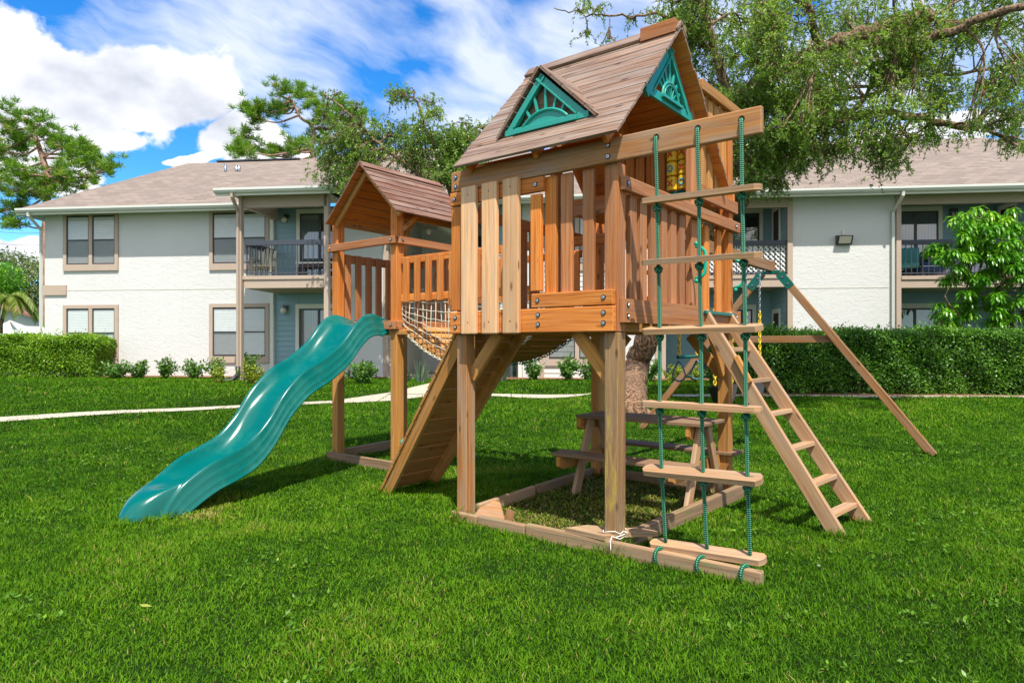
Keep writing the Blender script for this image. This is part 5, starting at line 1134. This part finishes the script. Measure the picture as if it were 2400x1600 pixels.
# weeping tree over the left roof
t0 = gk(1120, 884); cl = []
limbs = [([t0+V(0, 0, -.2), W(1116, 800, 18.3), W(1100, 640, 18), W(1060, 500, 17.7), W(1020, 400, 17.4)], .15, .09),
 ([W(1060, 500, 17.7), W(960, 400, 17.2), W(870, 330, 17), W(790, 250, 17), W(740, 215, 17)], .07, .015), ([W(1020, 400, 17.4), W(985, 310, 17.2), W(960, 240, 17.1), W(945, 200, 17.1)], .06, .015), ([W(1020, 400, 17.4), W(1060, 340, 17.2), W(1110, 290, 17)], .05, .015)]
addc(40, 790, 1090, 300, 430, 16.6, 18, .45, .7); addc(18, 725, 860, 330, 440, 16.5, 17.6, .3, .5); addc(11, 900, 1010, 215, 320, 16.6, 17.8, .25, .45); addc(8, 730, 830, 210, 300, 16.6, 17.6, .18, .35); addc(6, 770, 880, 400, 455, 16.3, 17.2, .25, .4); addc(7, 1060, 1130, 285, 360, 16.6, 17.6, .25, .4); addc(6, 960, 1090, 400, 440, 16.5, 17.6, .3, .4)
leafy_tree('weeping_tree', 'grey-green weeping tree standing behind the small roofed tower, in front of the building roof', 'leaf_olive', 'bark_limb', limbs, cl, .1, leaf=(.062, .028), twigs_per=56, leaves_per=20, twig_len=.55, seed=9, droop=.4)
# pines
def pine(name, label, base, height, D, tufts, trunk_pts, r, seed, nlen=.42):
    rs = np.random.default_rng(seed); b0 = Vector(trunk_pts[0]); root = empty(name, tuple(b0), 0, label, 'pine tree', 'pine trees behind the building')
    c_ = bez(trunk_pts, 6); MB().tube([p-b0 for p in c_], [r*(1-.75*i/(len(c_)-1)) for i in range(len(c_))], 10).build('trunk', 'bark_pine', root, smooth=True)
    NP = np.array([tuple(p) for p in c_]); bt = MB(); LP, LD, LR = [], [], []
    for (cc, cr_) in tufts:
        cc = Vector(cc); cand = NP[NP[:, 2] < cc.z+.3] if (NP[:, 2] < cc.z+.3).sum() > 2 else NP
        i = int(np.argmin(((cand-arr(cc))**2).sum(1))); p0 = Vector(cand[i]); md_ = p0.lerp(cc, .55)+V(rs.normal()*.3, rs.normal()*.3, -.12*(cc-p0).length); brr = bez([p0, md_, cc], 5)
        bt.tube([p-b0 for p in brr], [.055*(1-.8*k/10)+.010 for k in range(11)], 6)
        for k in range(int(20*cr_/.8)):
            o_ = rs.normal(size=3)*cr_*np.array([.46, .46, .36]); q = arr(cc)+o_
            if k % 3 == 0: bt.tube([brr[-3]-b0, Vector(q)-b0], .012, 3, caps=False)
            n = 46; dd = rs.normal(size=(n, 3)); dd[:, 2] = np.abs(dd[:, 2])*.8+.15+rs.normal(size=n)*.3; LP.append(np.repeat(q[None], n, 0)+rs.normal(size=(n, 3))*.05); LD.append(dd)
            tone = .8 if rs.uniform() < .06 else .42; LR.append(np.clip(rs.normal(tone, .2, n), 0, 1))
    bt.build('branches', 'bark_pine', root); P_ = np.concatenate(LP)-arr(b0); n = len(P_)
    leaf_mesh('crown', 'needle', P_, np.concatenate(LD), rs.normal(size=(n, 3)), nlen*rs.uniform(.7, 1.1, n), .034, np.concatenate(LR), root, mid=.3)
D1 = 33.; tf = [(W(px, py, D1+rc_.uniform(-1.5, 1.5)), r) for px, py, r in ((40, 270, 1.0), (85, 285, .9), (15, 300, .8), (110, 320, .9), (60, 330, .9), (150, 335, .8), (190, 335, .6), (215, 375, .8), (255, 378, .6), (180, 365, .8), (140, 390, .7), (20, 350, .9), (-20, 330, 1), (10, 390, .9), (55, 400, .9), (95, 420, .9), (25, 430, .8), (15, 480, .8), (45, 470, .6), (30, 510, .6), (150, 420, .8), (200, 415, .7), (120, 440, .9), (75, 445, .8), (-30, 420, .9), (205, 345, .5), (240, 395, .5))]
pine('pine_tree', 'tall pine with layered needle clumps at the far left, beyond the roof corner', None, 0, D1, tf, [W(108, 790, D1), W(106, 600, D1), W(108, 450, D1), W(108, 400, D1), W(92, 345, D1), W(75, 300, D1), W(55, 268, D1)], .24, 21, .38)
D2 = 38.; tf = [(W(px, py, D2+rc_.uniform(-1.5, 1.5)), r) for px, py, r in ((655, 205, .8), (690, 215, .9), (630, 235, .7), (570, 245, .8), (600, 250, .7), (720, 235, .7), (585, 270, .7), (650, 262, .8), (740, 250, .7), (790, 255, .9), (830, 265, .8), (760, 280, .8), (555, 310, .6), (545, 340, .7), (590, 345, .8), (630, 345, .8), (670, 345, .8), (800, 285, .8), (560, 355, .6), (735, 310, .7), (690, 335, .7), (780, 240, .6), (800, 310, .7))]
pine('pine_tree', 'pine with open twisted crown rising behind the roof between the two clouds', None, 0, D2, tf, [W(722, 500, D2), W(722, 380, D2), W(716, 340, D2), W(722, 310, D2), W(712, 285, D2), W(690, 270, D2), W(672, 232, D2)], .20, 22, .42)
# palm and far bushes, left edge
def blobtree(name, label, cat, clusters, trunk, mat, leaf, n, seed, group=None, bark='bark_limb', tr=.12):
    rs = np.random.default_rng(seed); b0 = Vector(trunk[0]); root = empty(name, tuple(b0), 0, label, cat, group)
    MB().tube([Vector(p)-b0 for p in trunk], [tr*(1-.6*i/(len(trunk)-1)) for i in range(len(trunk))], 8).build('trunk', bark, root, smooth=True); P_, R__ = [], []
    for cc, cr_ in clusters:
        k = int(n*cr_**2/sum(r*r for c, r in clusters)); d_ = rs.normal(size=(k, 3)); d_ /= np.linalg.norm(d_, axis=1, keepdims=True); rr = cr_*rs.uniform(.55, 1.08, k)**.8
        cl2 = np.sin(d_[:, 0]*7+seed)*np.sin(d_[:, 2]*9)*.12*cr_; P_.append(arr(cc)+d_*(rr+cl2)[:, None]*np.array([1, 1, .85])); R__.append(np.clip(rs.normal(.45, .22, k)+rs.normal()*.08, 0, 1))
    P_ = np.concatenate(P_)-arr(b0); k = len(P_); leaf_mesh('crown', mat, P_, rs.normal(size=(k, 3))+np.array([0, 0, -.3]), rs.normal(size=(k, 3))+np.array([0, -.5, .8]), leaf[0]*rs.uniform(.7, 1.3, k), leaf[1]*rs.uniform(.7, 1.3, k), np.concatenate(R__), root)
blobtree('bushy_tree', 'pale green round bushy tree beyond the fence at the left edge', 'tree', [(W(60, 640, 44), 1.9), (W(20, 620, 45), 1.6), (W(90, 650, 43), 1.6), (W(-30, 640, 45), 2), (W(40, 690, 43), 1.8), (W(85, 700, 43), 1.4)], [W(50, 790, 44), W(52, 700, 44), W(55, 650, 44)], 'leaf_far', (.24, .11), 9000, 31)
blobtree('bushy_tree', 'darker low tree beside the palm at the far left edge', 'tree', [(W(5, 640, 38), 1.1), (W(-25, 660, 38), 1.3), (W(10, 680, 38), .9)], [W(0, 790, 38), W(-5, 700, 38), W(0, 660, 38)], 'leaf_mango', (.22, .09), 4000, 32)
pr_ = np.random.default_rng(41); D3 = 26.; pb = W(0, 790, D3); pb.z = .2; root = empty('palm_tree', tuple(pb), 0, 'small feathery palm arching over the fence at the left edge', 'palm'); MB().tube([V(0, 0, 0), W(2, 745, D3)-pb, W(16, 690, D3)-pb], [.10, .07, .05], 8).build('trunk', 'bark_limb', root, smooth=True)
crn = W(17, 686, D3); LP, LD, LR = [], [], []; rb = MB()
for k in range(17):
    a = k*2.4; up_ = pr_.uniform(.2, 1.0); L0 = pr_.uniform(1.0, 1.5); s_ = np.linspace(0, 1, 34); hor = L0*s_*(.95-.2*up_); zz_ = L0*(up_*s_*1.0-1.15*s_**2.0); pts = np.stack([hor*math.cos(a), hor*math.sin(a), zz_], 1)
    rb.tube([Vector(p)+crn-pb for p in pts[::3]], .009, 4); tg = np.gradient(pts, axis=0); tg /= np.linalg.norm(tg, axis=1, keepdims=True)
    for sg in (-1, 1):
        sd_ = np.stack([-math.sin(a)*np.ones(34), math.cos(a)*np.ones(34), np.zeros(34)], 1)*sg; LP.append(pts+arr(crn-pb)); LD.append(sd_*.8+tg*.6+np.array([0, 0, -.55])); LR.append(pr_.uniform(.1, 1, 34))
rb.build('frond_ribs', 'leaf_palm', root); leaf_mesh('fronds', 'leaf_palm', np.concatenate(LP), np.concatenate(LD), np.tile([0, 0, 1.], (17*68, 1)), .42, .045, np.concatenate(LR), root)
# mango-like young tree on the right
mr = np.random.default_rng(51); D4 = 15.9; mb0 = W(2205, 790, D4); mb0.z = .2; MT = empty('young_tree', tuple(mb0), 0, 'young tree with long glossy drooping leaves between the right hedge and the balcony', 'tree')
stems = [[mb0, W(2208, 740, D4), W(2225, 640, D4), W(2245, 560, D4), W(2255, 500, D4)], [mb0+V(.5, 0, 0), W(2290, 730, D4), W(2300, 650, D4), W(2310, 590, D4), W(2330, 540, D4)], [W(2215, 740, D4), W(2180, 700, D4-.3), W(2170, 680, D4-.4)], [mb0+V(-.8, 0, 0), W(2160, 760, D4-.2), W(2165, 735, D4-.3)]]
for s_ in stems: c_ = bez(s_, 5); MB().tube([p-mb0 for p in c_], [.032-.018*i/len(c_) for i in range(len(c_))], 8).build('trunk', 'bark_limb', MT, smooth=True)
NPs = [p for s_ in stems for p in bez(s_, 5)]; wh = []
def wz(n, x0, x1, y0, y1, dd=.6): 
    for _ in range(n): wh.append(W(mr.uniform(x0, x1), mr.uniform(y0, y1), D4+mr.uniform(-dd, dd)))
for px, py in ((2245, 476), (2275, 488), (2215, 490), (2305, 500), (2165, 560), (2215, 558), (2275, 568), (2330, 520), (2130+60, 500), (2325, 480), (2360, 550), (2385, 560)): wh.append(W(px, py, D4+mr.uniform(-.4, .3)))
wz(50, 2205, 2350, 490, 600); wz(48, 2170, 2400, 555, 650); wz(42, 2215, 2400, 620, 700); wz(8, 2135, 2200, 560, 600, .4); wz(12, 2150, 2230, 690, 725, .4); wz(16, 2260, 2400, 690, 740, .4); wz(6, 2330, 2420, 540, 600); wz(6, 2140, 2190, 735, 755, .2)
tw = MB(); LP, LD, LN, LR = [], [], [], []
for q in wh:
    p0 = min(NPs, key=lambda p: (p-q).length+max(0, p.z-q.z)*1.5); tw.tube([p-mb0 for p in bez([p0, p0.lerp(q, .5)+V(0, 0, -.05), q], 3)], .008, 4, caps=False)
    n = 19; a = mr.uniform(0, 6.28)+np.arange(n)*2.4; el_ = mr.uniform(-.9, .45, n)
    d_ = np.stack([np.cos(a), np.sin(a), el_-.25], 1); d_ /= np.linalg.norm(d_, axis=1, keepdims=True); L_ = mr.uniform(.20, .32, n)
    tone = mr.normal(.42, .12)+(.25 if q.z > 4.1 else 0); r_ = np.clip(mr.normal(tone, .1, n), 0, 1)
    P0 = arr(q)+mr.normal(size=(n, 3))*.015; d2 = d_.copy(); d2[:, 2] -= .9; d2 /= np.linalg.norm(d2, axis=1, keepdims=True)
    LP += [P0, P0+d_*L_[:, None]*.38]; LD += [d_, d2]; LN += [np.tile([0, 0, 1.], (n, 1))]*2; LR += [r_, r_]
tw.build('branches', 'bark_limb', MT); P_ = np.concatenate(LP)-arr(mb0)
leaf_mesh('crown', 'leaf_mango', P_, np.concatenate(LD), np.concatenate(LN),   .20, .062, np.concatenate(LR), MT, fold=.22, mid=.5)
# hedges
def hedge(name, label, a, b_, depth, z0, z1, n, mat, leaf, seed, stems=()):
    """clipped hedge along the ground line a -> b_ (front edge), growing away from the viewer"""
    rs = np.random.default_rng(seed); a, b_ = Vector(a), Vector(b_); u = (b_-a); Ln = u.length; u.normalize(); w = V(-u.y, u.x, 0); root = empty(name, (a.x, a.y, 0), 0, label, 'hedge')
    core = MB(); nu, nv = int(Ln/.3), 6; O = V(a.x, a.y, 0)
    c0, c1 = a-O+u*.12+w*.14, b_-O-u*.12+w*.14
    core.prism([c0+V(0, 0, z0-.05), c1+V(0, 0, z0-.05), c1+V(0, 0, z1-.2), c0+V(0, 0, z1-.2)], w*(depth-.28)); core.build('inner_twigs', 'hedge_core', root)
    A = [Ln*(z1-z0), Ln*depth, depth*(z1-z0), depth*(z1-z0)]; pr__ = np.array(A)*np.array([1, .9, 1, 1]); k = rs.choice(4, n, p=pr__/pr__.sum()); s_ = rs.uniform(0, 1, n); t_ = rs.uniform(0, 1, n); dp = rs.exponential(.055, n)-.02
    X = np.where(k < 2, s_*Ln, np.where(k == 2, dp, Ln-dp)); Y = np.where(k == 0, dp, np.where(k == 1, s_*0+t_*depth, t_*depth)); Z = np.where(k == 1, z1-dp, z0+t_*(z1-z0)); Z = np.where(k >= 2, z0+s_*(z1-z0), Z)
    wob = .06*(np.sin(X*3.1+seed)+np.sin(X*7.3+Z*5+seed)*.6+np.sin(Z*8+X*2)*.5); Y = Y+np.where(k == 0, wob, 0); Z = Z+np.where(k == 1, wob*.6+rs.exponential(.035, n), 0); Y = Y-np.where((k == 0) & (rs.uniform(0, 1, n) < .1), rs.exponential(.06, n), 0); X = X+np.where(k == 2, wob, np.where(k == 3, -wob, 0))
    Z = Z-np.clip(.12-np.abs(X-Ln), 0, 1)*.5*(k == 1)
    keep = ~((Z < z0+.18) & (rs.uniform(0, 1, n) < .35) & (k != 1)); X, Y, Z, k = X[keep], Y[keep], Z[keep], k[keep]; n = len(X)
    P_ = np.outer(X, arr(u))+np.outer(Y, arr(w)); P_[:, 2] = Z
    on = np.where((k == 0)[:, None], -arr(w), np.where((k == 1)[:, None], np.array([0, 0, 1.]), np.where((k == 2)[:, None], -arr(u), arr(u))))
    nn_ = on*.8+rs.normal(size=(n, 3))*.7+np.array([0, 0, .4]); dd = rs.normal(size=(n, 3))+on*.5+np.array([0, 0, .25])
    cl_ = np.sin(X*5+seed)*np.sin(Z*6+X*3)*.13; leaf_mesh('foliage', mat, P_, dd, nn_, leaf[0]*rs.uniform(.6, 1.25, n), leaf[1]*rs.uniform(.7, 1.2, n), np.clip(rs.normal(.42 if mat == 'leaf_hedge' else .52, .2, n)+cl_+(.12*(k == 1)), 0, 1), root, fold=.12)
    for sx in list(rs.uniform(.2, Ln-.2, int(Ln*1.6))): p = a-O+u*sx+w*rs.uniform(.02, depth*.3); MB().tube([p+V(0, 0, z0-.1), p+V(rs.normal()*.05, 0, z0+.3), p+V(rs.normal()*.1, .0, z0+.6)], .02, 5).build('stem', 'bark_limb', root)
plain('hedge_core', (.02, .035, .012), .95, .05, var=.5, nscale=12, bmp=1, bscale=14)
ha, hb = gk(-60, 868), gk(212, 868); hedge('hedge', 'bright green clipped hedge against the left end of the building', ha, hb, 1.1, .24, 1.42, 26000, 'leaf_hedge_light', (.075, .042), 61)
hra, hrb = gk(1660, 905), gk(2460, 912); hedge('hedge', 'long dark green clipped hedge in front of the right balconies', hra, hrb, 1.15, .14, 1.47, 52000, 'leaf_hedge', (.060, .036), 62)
q = [(flat(gk(1650, 911)), flat(gk(1650, 895))), (flat(gk(2480, 915)), flat(gk(2480, 893)))]; sheet('hedge_bed', q, 'mulch', .03); addexc([q[0][0], q[1][0], q[1][1], q[0][1]])
q0, q1 = gk(1650, 911), gk(2480, 915); mb = MB(); nseg = 16
for i in range(nseg): a, b_ = q0.lerp(q1, i/nseg), q0.lerp(q1, (i+1)/nseg-.003); mb.board(a+V(0, 0, .015), b_+V(0, 0, .015), .07, .06, (0, 0, 1))
tag(mb.build('garden_edging', 'concrete'), 'low pale concrete edging along the front of the right hedge bed', 'edging')
# shrubs along the wall
def shrub(px, py, wpx, hpx, mat, label, seed, leaf=(.12, .048), dens=1.0, name='shrub', off=None):
    rs = np.random.default_rng(seed); c_ = gk(px, py); D_ = c_.y; w = wpx*K/F*D_/2*1.15; h = hpx*K/F*D_*1.15; root = empty(name, tuple(c_), 0, label, 'shrub', None)
    st2 = MB(); LP, LD, LR = [], [], []
    ns = max(11, int(w*44))
    for i in range(ns):
        a = rs.uniform(0, 6.28); r = rs.uniform(.2, 1)*w; hh = h*rs.uniform(.55, 1.0)*(1-.35*(r/w)**2); e_ = V(r*math.cos(a), r*math.sin(a)*.7, hh); m_ = V(e_.x*.45, e_.y*.45, hh*.5); st2.tube([V(0, 0, 0), m_, e_], [.008, .006, .003], 4)
        n = int(34*dens); t_ = rs.uniform(.15, 1, n); pts = np.outer(1-t_, arr(m_))*0+np.outer(t_, arr(e_)); pts += rs.normal(size=(n, 3))*.025; dd = rs.normal(size=(n, 3))*.8+np.array([0, 0, .35]); LP.append(pts); LD.append(dd); LR.append(np.clip(rs.normal(.5, .2, n), 0, 1))
    st2.build('stems', 'bark_limb', root); P_ = np.concatenate(LP); n = len(P_)
    leaf_mesh('foliage', mat, P_, np.concatenate(LD), rs.normal(size=(n, 3))+np.array([0, -.3, .8]), leaf[0]*rs.uniform(.6, 1.2, n), leaf[1]*rs.uniform(.8, 1.2, n), np.concatenate(LR), root, fold=.15)
shrub(268, 870, 75, 40, 'leaf_shrub', 'low leafy shrub right beside the end of the left hedge', 1); shrub(320, 869, 55, 38, 'leaf_shrub', 'second small wall shrub from the left hedge', 2); shrub(378, 871, 60, 50, 'leaf_shrub', 'tallest lone shrub under the blank stucco between the windows', 3, dens=1.2)
shrub(447, 870, 60, 40, 'leaf_shrub', 'dark small shrub just left of the second ground floor window', 4); shrub(497, 869, 50, 44, 'leaf_shrub', 'dark leafy shrub under the second ground floor window', 5); shrub(503, 880, 42, 42, 'leaf_yellow', 'yellow-green bush left of the black drain hose', 6, (.07, .04), 1.3)
shrub(574, 872, 55, 60, 'leaf_shrub', 'dark shrub behind the yellow bush by the balcony post', 7); shrub(576, 882, 70, 50, 'leaf_yellow', 'larger yellow-green bush right of the black drain hose', 8, (.07, .04), 1.3)
shrub(832, 882, 88, 55, 'leaf_shrub', 'dark green bush against the stucco beside the small tower', 9, dens=1.4)
shrub(1226, 874, 46, 48, 'leaf_shrub', 'narrow dark shrub beside the bay window, seen under the deck', 10, dens=1.3); shrub(1305, 874, 66, 56, 'leaf_shrub', 'leafy shrub under the bay window seen beneath the deck', 11, dens=1.4); shrub(1350, 874, 50, 46, 'leaf_shrub', 'small shrub at the right end of the bay window', 12, dens=1.2)
shrub(1487, 876, 60, 56, 'leaf_shrub', 'dark shrub just right of the leaning tree trunk', 13, dens=1.4); shrub(1545, 880, 56, 44, 'leaf_yellow', 'lime bush in front of the blue siding, left of the diagonal swing leg', 14, (.08, .045), 1.3)
shrub(1597, 880, 44, 44, 'leaf_yellow', 'lime bush right of the diagonal swing leg', 15, (.08, .045), 1.3); shrub(1645, 880, 34, 60, 'leaf_yellow', 'tall thin lime bush behind the near back tower post', 16, (.08, .045), 1.3); shrub(1690, 905, 60, 40, 'leaf_shrub', 'low shrub at the left end of the long hedge', 18)
def agave(px, py, wpx, hpx, label, seed):
    rs = np.random.default_rng(seed); c_ = gk(px, py); D_ = c_.y; w = wpx*K/F*D_/2; h = hpx*K/F*D_; root = empty('snake_plant', tuple(c_), 0, label, 'plant', None); mb = MB()
    for i in range(34):
        a = rs.uniform(0, 6.28); rr = rs.uniform(.0, .6)*w; b_ = V(rr*math.cos(a), rr*math.sin(a)*.5, 0); L_ = h*rs.uniform(.5, 1.05); lean = rs.uniform(.05, .5); e_ = b_+V(math.cos(a)*L_*lean, math.sin(a)*L_*lean, L_*(1-.3*lean)); m_ = b_.lerp(e_, .5)+V(0, 0, L_*.06); sd_ = V(-math.sin(a), math.cos(a), 0).lerp(V(1, 0, 0), .4)*.025; r_ = rs.uniform(0, 1)
        for (p, q, s1, s2) in ((b_, m_, .7, 1.), (m_, e_, 1., .05)): mb.face([p-sd_*s1, p+sd_*s1, q+sd_*s2, q-sd_*s2], [(r_, 0)]*4)
    mb.build('leaves', 'leaf_agave', root)
agave(965, 878, 62, 62, 'spiky grey-green clump between the small tower and the climbing ramp', 71); agave(1150, 876, 44, 46, 'spiky grey-green clump right of the climbing ramp', 72); agave(930, 878, 30, 30, 'small spiky grey-green plant close to the near small tower post', 73)
# ================================================================== LAWN
def inpoly(x, y, poly):
    r = np.zeros(len(x), bool); n = len(poly); j = n-1
    for i in range(n):
        xi, yi = poly[i]; xj, yj = poly[j]
        if yi != yj: r ^= ((yi > y) != (yj > y)) & (x < (xj-xi)*(y-yi)/(yj-yi)+xi)
        j = i
    return r
def vnoise(x, y, s, seed):
    rs = np.random.default_rng(seed); G = rs.uniform(0, 1, (128, 128)); fx_, fy_ = x/s+1000.3, y/s+1000.7; ix, iy = np.floor(fx_).astype(int), np.floor(fy_).astype(int); u, v = fx_-ix, fy_-iy; u = u*u*(3-2*u); v = v*v*(3-2*v)
    g_ = lambda a, b_: G[a % 128, b_ % 128]
    return (g_(ix, iy)*(1-u)+g_(ix+1, iy)*u)*(1-v)+(g_(ix, iy+1)*(1-u)+g_(ix+1, iy+1)*u)*v
def to_local(x, y): return (x-PR.x)*LX.x+(y-PR.y)*LX.y, (x-PR.x)*LY.x+(y-PR.y)*LY.y
gr = np.random.default_rng(77)
bands = [(1.9, 3.0, 17000, .0044, .030, 1), (3.0, 4.5, 12500, .0048, .032, 1), (4.5, 6.5, 7200, .0062, .036, 1), (6.5, 9.5, 3400, .0085, .041, 1), (9.5, 13.5, 1400, .013, .055, 1), (13.5, 20.4, 620, .020, .058, 1)]
AX = []
for d0, d1, den, w, h, _ in bands:
    xm = d1*.80+.4; n = int((d1-d0)*2*xm*den); x = gr.uniform(-xm, xm, n); y = gr.uniform(d0, d1, n); k = np.abs(x) < y*.80+.4; x, y = x[k], y[k]
    ex = np.zeros(len(x), bool)
    for p in EXC: ex |= inpoly(x+gr.normal(0, .035, len(x)), y+gr.normal(0, .05, len(x)), p)
    # blades survive along ragged edges
    ex &= gr.uniform(0, 1, len(x)) > .03
    lx_ = (x-BO.x)*bxv.x+(y-BO.y)*bxv.y; ly_ = (x-BO.x)*byv.x+(y-BO.y)*byv.y; ex |= (ly_ > -.02) & (lx_ > xA0-.1)
    ex |= (ly_ > -.35) & (lx_ > xA0)
    x, y = x[~ex], y[~ex]; AX.append((x, y, np.full(len(x), w), np.full(len(x), h)))
x, y, w, h = [np.concatenate([a[i] for a in AX]) for i in range(4)]; n = len(x)
sand = inpoly(x, y, SAND); keep = ~(sand & (gr.uniform(0, 1, n) < .25)); x, y, w, h, sand = x[keep], y[keep], w[keep], h[keep], sand[keep]; n = len(x)
n1, n2, n3 = vnoise(x, y, 1.3, 1), vnoise(x, y, .35, 2), vnoise(x, y, 4.0, 3); n4 = vnoise(x, y, .09, 4)
tone = .345+.22*(n1-.5)+.24*(n2-.5)+.22*(n3-.5)+.26*(n4-.5)+gr.normal(0, .13, n)
lx, ly = to_local(x, y)
# worn, yellowish places: round the slide foot, by the towers and round the tree
for cx_, cy_, r_, s_ in ((-2.35, 4.75, .75, .22), (-3.0, 4.6, .6, .2), (-1.6, 7.3, .7, .15), (2.15, 13.2, 1.0, .34), (.2, 6.6, .7, .15), (3.0, 6.9, .9, .12), (-2.9, 3.0, .5, .14), (-.9, 5.9, .6, .12), (3.4, 7.6, .6, .18)):
    tone += s_*np.exp(-((x-cx_)**2+((y-cy_)*1.3)**2)/r_**2)*(.5+n2)
inner = (lx > -1.35) & (lx < .2) & (ly > -.2) & (ly < 2.0); tone += np.where(inner & ~sand, .12, 0)
st_mask = gr.uniform(0, 1, n) < (.012+.05*(n2 > .72)); tone = np.where(st_mask, gr.uniform(.82, 1.0, n), tone)
tone = np.where(sand, np.where(gr.uniform(0, 1, n) < .35+.3*n1, gr.normal(.14, .12, n), gr.normal(.90, .07, n)), tone); tone = np.clip(tone, 0, 1)
hh = h*gr.uniform(.55, 1.25, n)*(.70+.45*n2+.40*(n4-.5)); hh = np.where(sand, hh*.95, hh); tall = gr.uniform(0, 1, n) < .004; hh = np.where(tall, hh*1.9, hh)
edge = (np.abs(ly+.13) < .045) & (lx > -1.3) & (lx < .92); edge |= (np.abs(ly+.02) < .05) & (lx > .02) & (lx < .9); hh = np.where(edge, hh*gr.uniform(1.0, 2.1, n), hh)
for ax_, ay_, rr_ in ((0, 0, .14), (-1.18, 0, .15), (-2.26, .2, .16), (-2.26, .72, .14), (-3.9, .99, .14), (-3.07, -1.42, .34), (1.0, 1.1, .12), (1.05, 1.56, .12), (1.09, 5.12, .12), (-2.5, 5.1, .14), (-1.18, 1.79, .15), (0, 1.79, .14)):
    kk = (lx-ax_)**2+(ly-ay_)**2 < rr_**2; hh = np.where(kk, hh*gr.uniform(1.1, 2.4, n), hh)
az = gr.uniform(0, 2*math.pi, n); lean = gr.uniform(.15, 1.15, n); lean = np.where(sand, lean+.5, lean)
dx, dy = np.cos(az), np.sin(az); a2 = az+math.pi/2+gr.normal(0, .5, n); sx, sy = np.cos(a2), np.sin(a2); z = gz(x, y)-.004+np.where(sand, .014, 0); ww = w*gr.uniform(.6, 1.25, n)/2
v = np.empty((n, 5, 3), np.float32)
bl = hh*lean
for i, (sg, t, wk) in enumerate(((-1, 0, .75), (1, 0, .75), (1, .5, 1), (-1, .5, 1), (0, 1, 0))):
    cz = hh*(t-.28*t*t*np.minimum(lean, 1.3)); off = bl*t**1.7
    v[:, i, 0] = x+dx*off+sx*sg*ww*wk; v[:, i, 1] = y+dy*off+sy*sg*ww*wk; v[:, i, 2] = z+cz
me = bpy.data.meshes.new('grass'); me.vertices.add(5*n); me.vertices.foreach_set('co', v.ravel())
idx = (np.arange(n)[:, None]*5+np.array([[0, 1, 2, 3, 3, 2, 4]])).ravel().astype(np.int32); me.loops.add(7*n); me.loops.foreach_set('vertex_index', idx)
me.polygons.add(2*n); ls = (np.arange(n)[:, None]*7+np.array([[0, 4]])).ravel().astype(np.int32); me.polygons.foreach_set('loop_start', ls); me.polygons.foreach_set('loop_total', np.tile([4, 3], n).astype(np.int32))
uvl = me.uv_layers.new(name='UVMap'); uv = np.empty((7*n, 2), np.float32); uv[:, 0] = np.repeat(tone, 7); uv[:, 1] = np.tile([0, 0, .5, .5, .5, .5, 1], n); uvl.data.foreach_set('uv', uv.ravel())
me.materials.append(MATS['grass_blade']); me.update(calc_edges=True); o = bpy.data.objects.new('grass', me); COL.objects.link(o); tag(o, 'short green mown lawn grass with worn yellowish patches', 'grass', kind='stuff')
print('blades', n)

# broad-leaved weeds in patches
k = 3000; wx = gr.uniform(-5.5, 6, k); wy = gr.uniform(2.2, 8.5, k); ok = (vnoise(wx, wy, .55, 12) > .60) & (np.abs(wx) < wy*.85) & ~inpoly(wx, wy, SAND); wx, wy = wx[ok], wy[ok]; k = len(wx); m = 5
P_ = np.stack([wx, wy, gz(wx, wy)+.020], 1).repeat(m, 0)+gr.normal(size=(k*m, 3))*np.array([.008, .008, .006]); a = gr.uniform(0, 6.28, k*m)
D_ = np.stack([np.cos(a), np.sin(a), gr.uniform(-.1, .9, k*m)], 1); o = leaf_mesh('weeds', 'leaf_hedge_light', P_, D_, np.tile([0, 0, 1.], (k*m, 1))+gr.normal(size=(k*m, 3))*.3, gr.uniform(.018, .034, k*m), gr.uniform(.010, .018, k*m), np.clip(gr.normal(.25, .15, k*m), 0, 1)); tag(o, 'broad-leaved weeds mixed into the lawn in patches', 'weeds', kind='stuff')
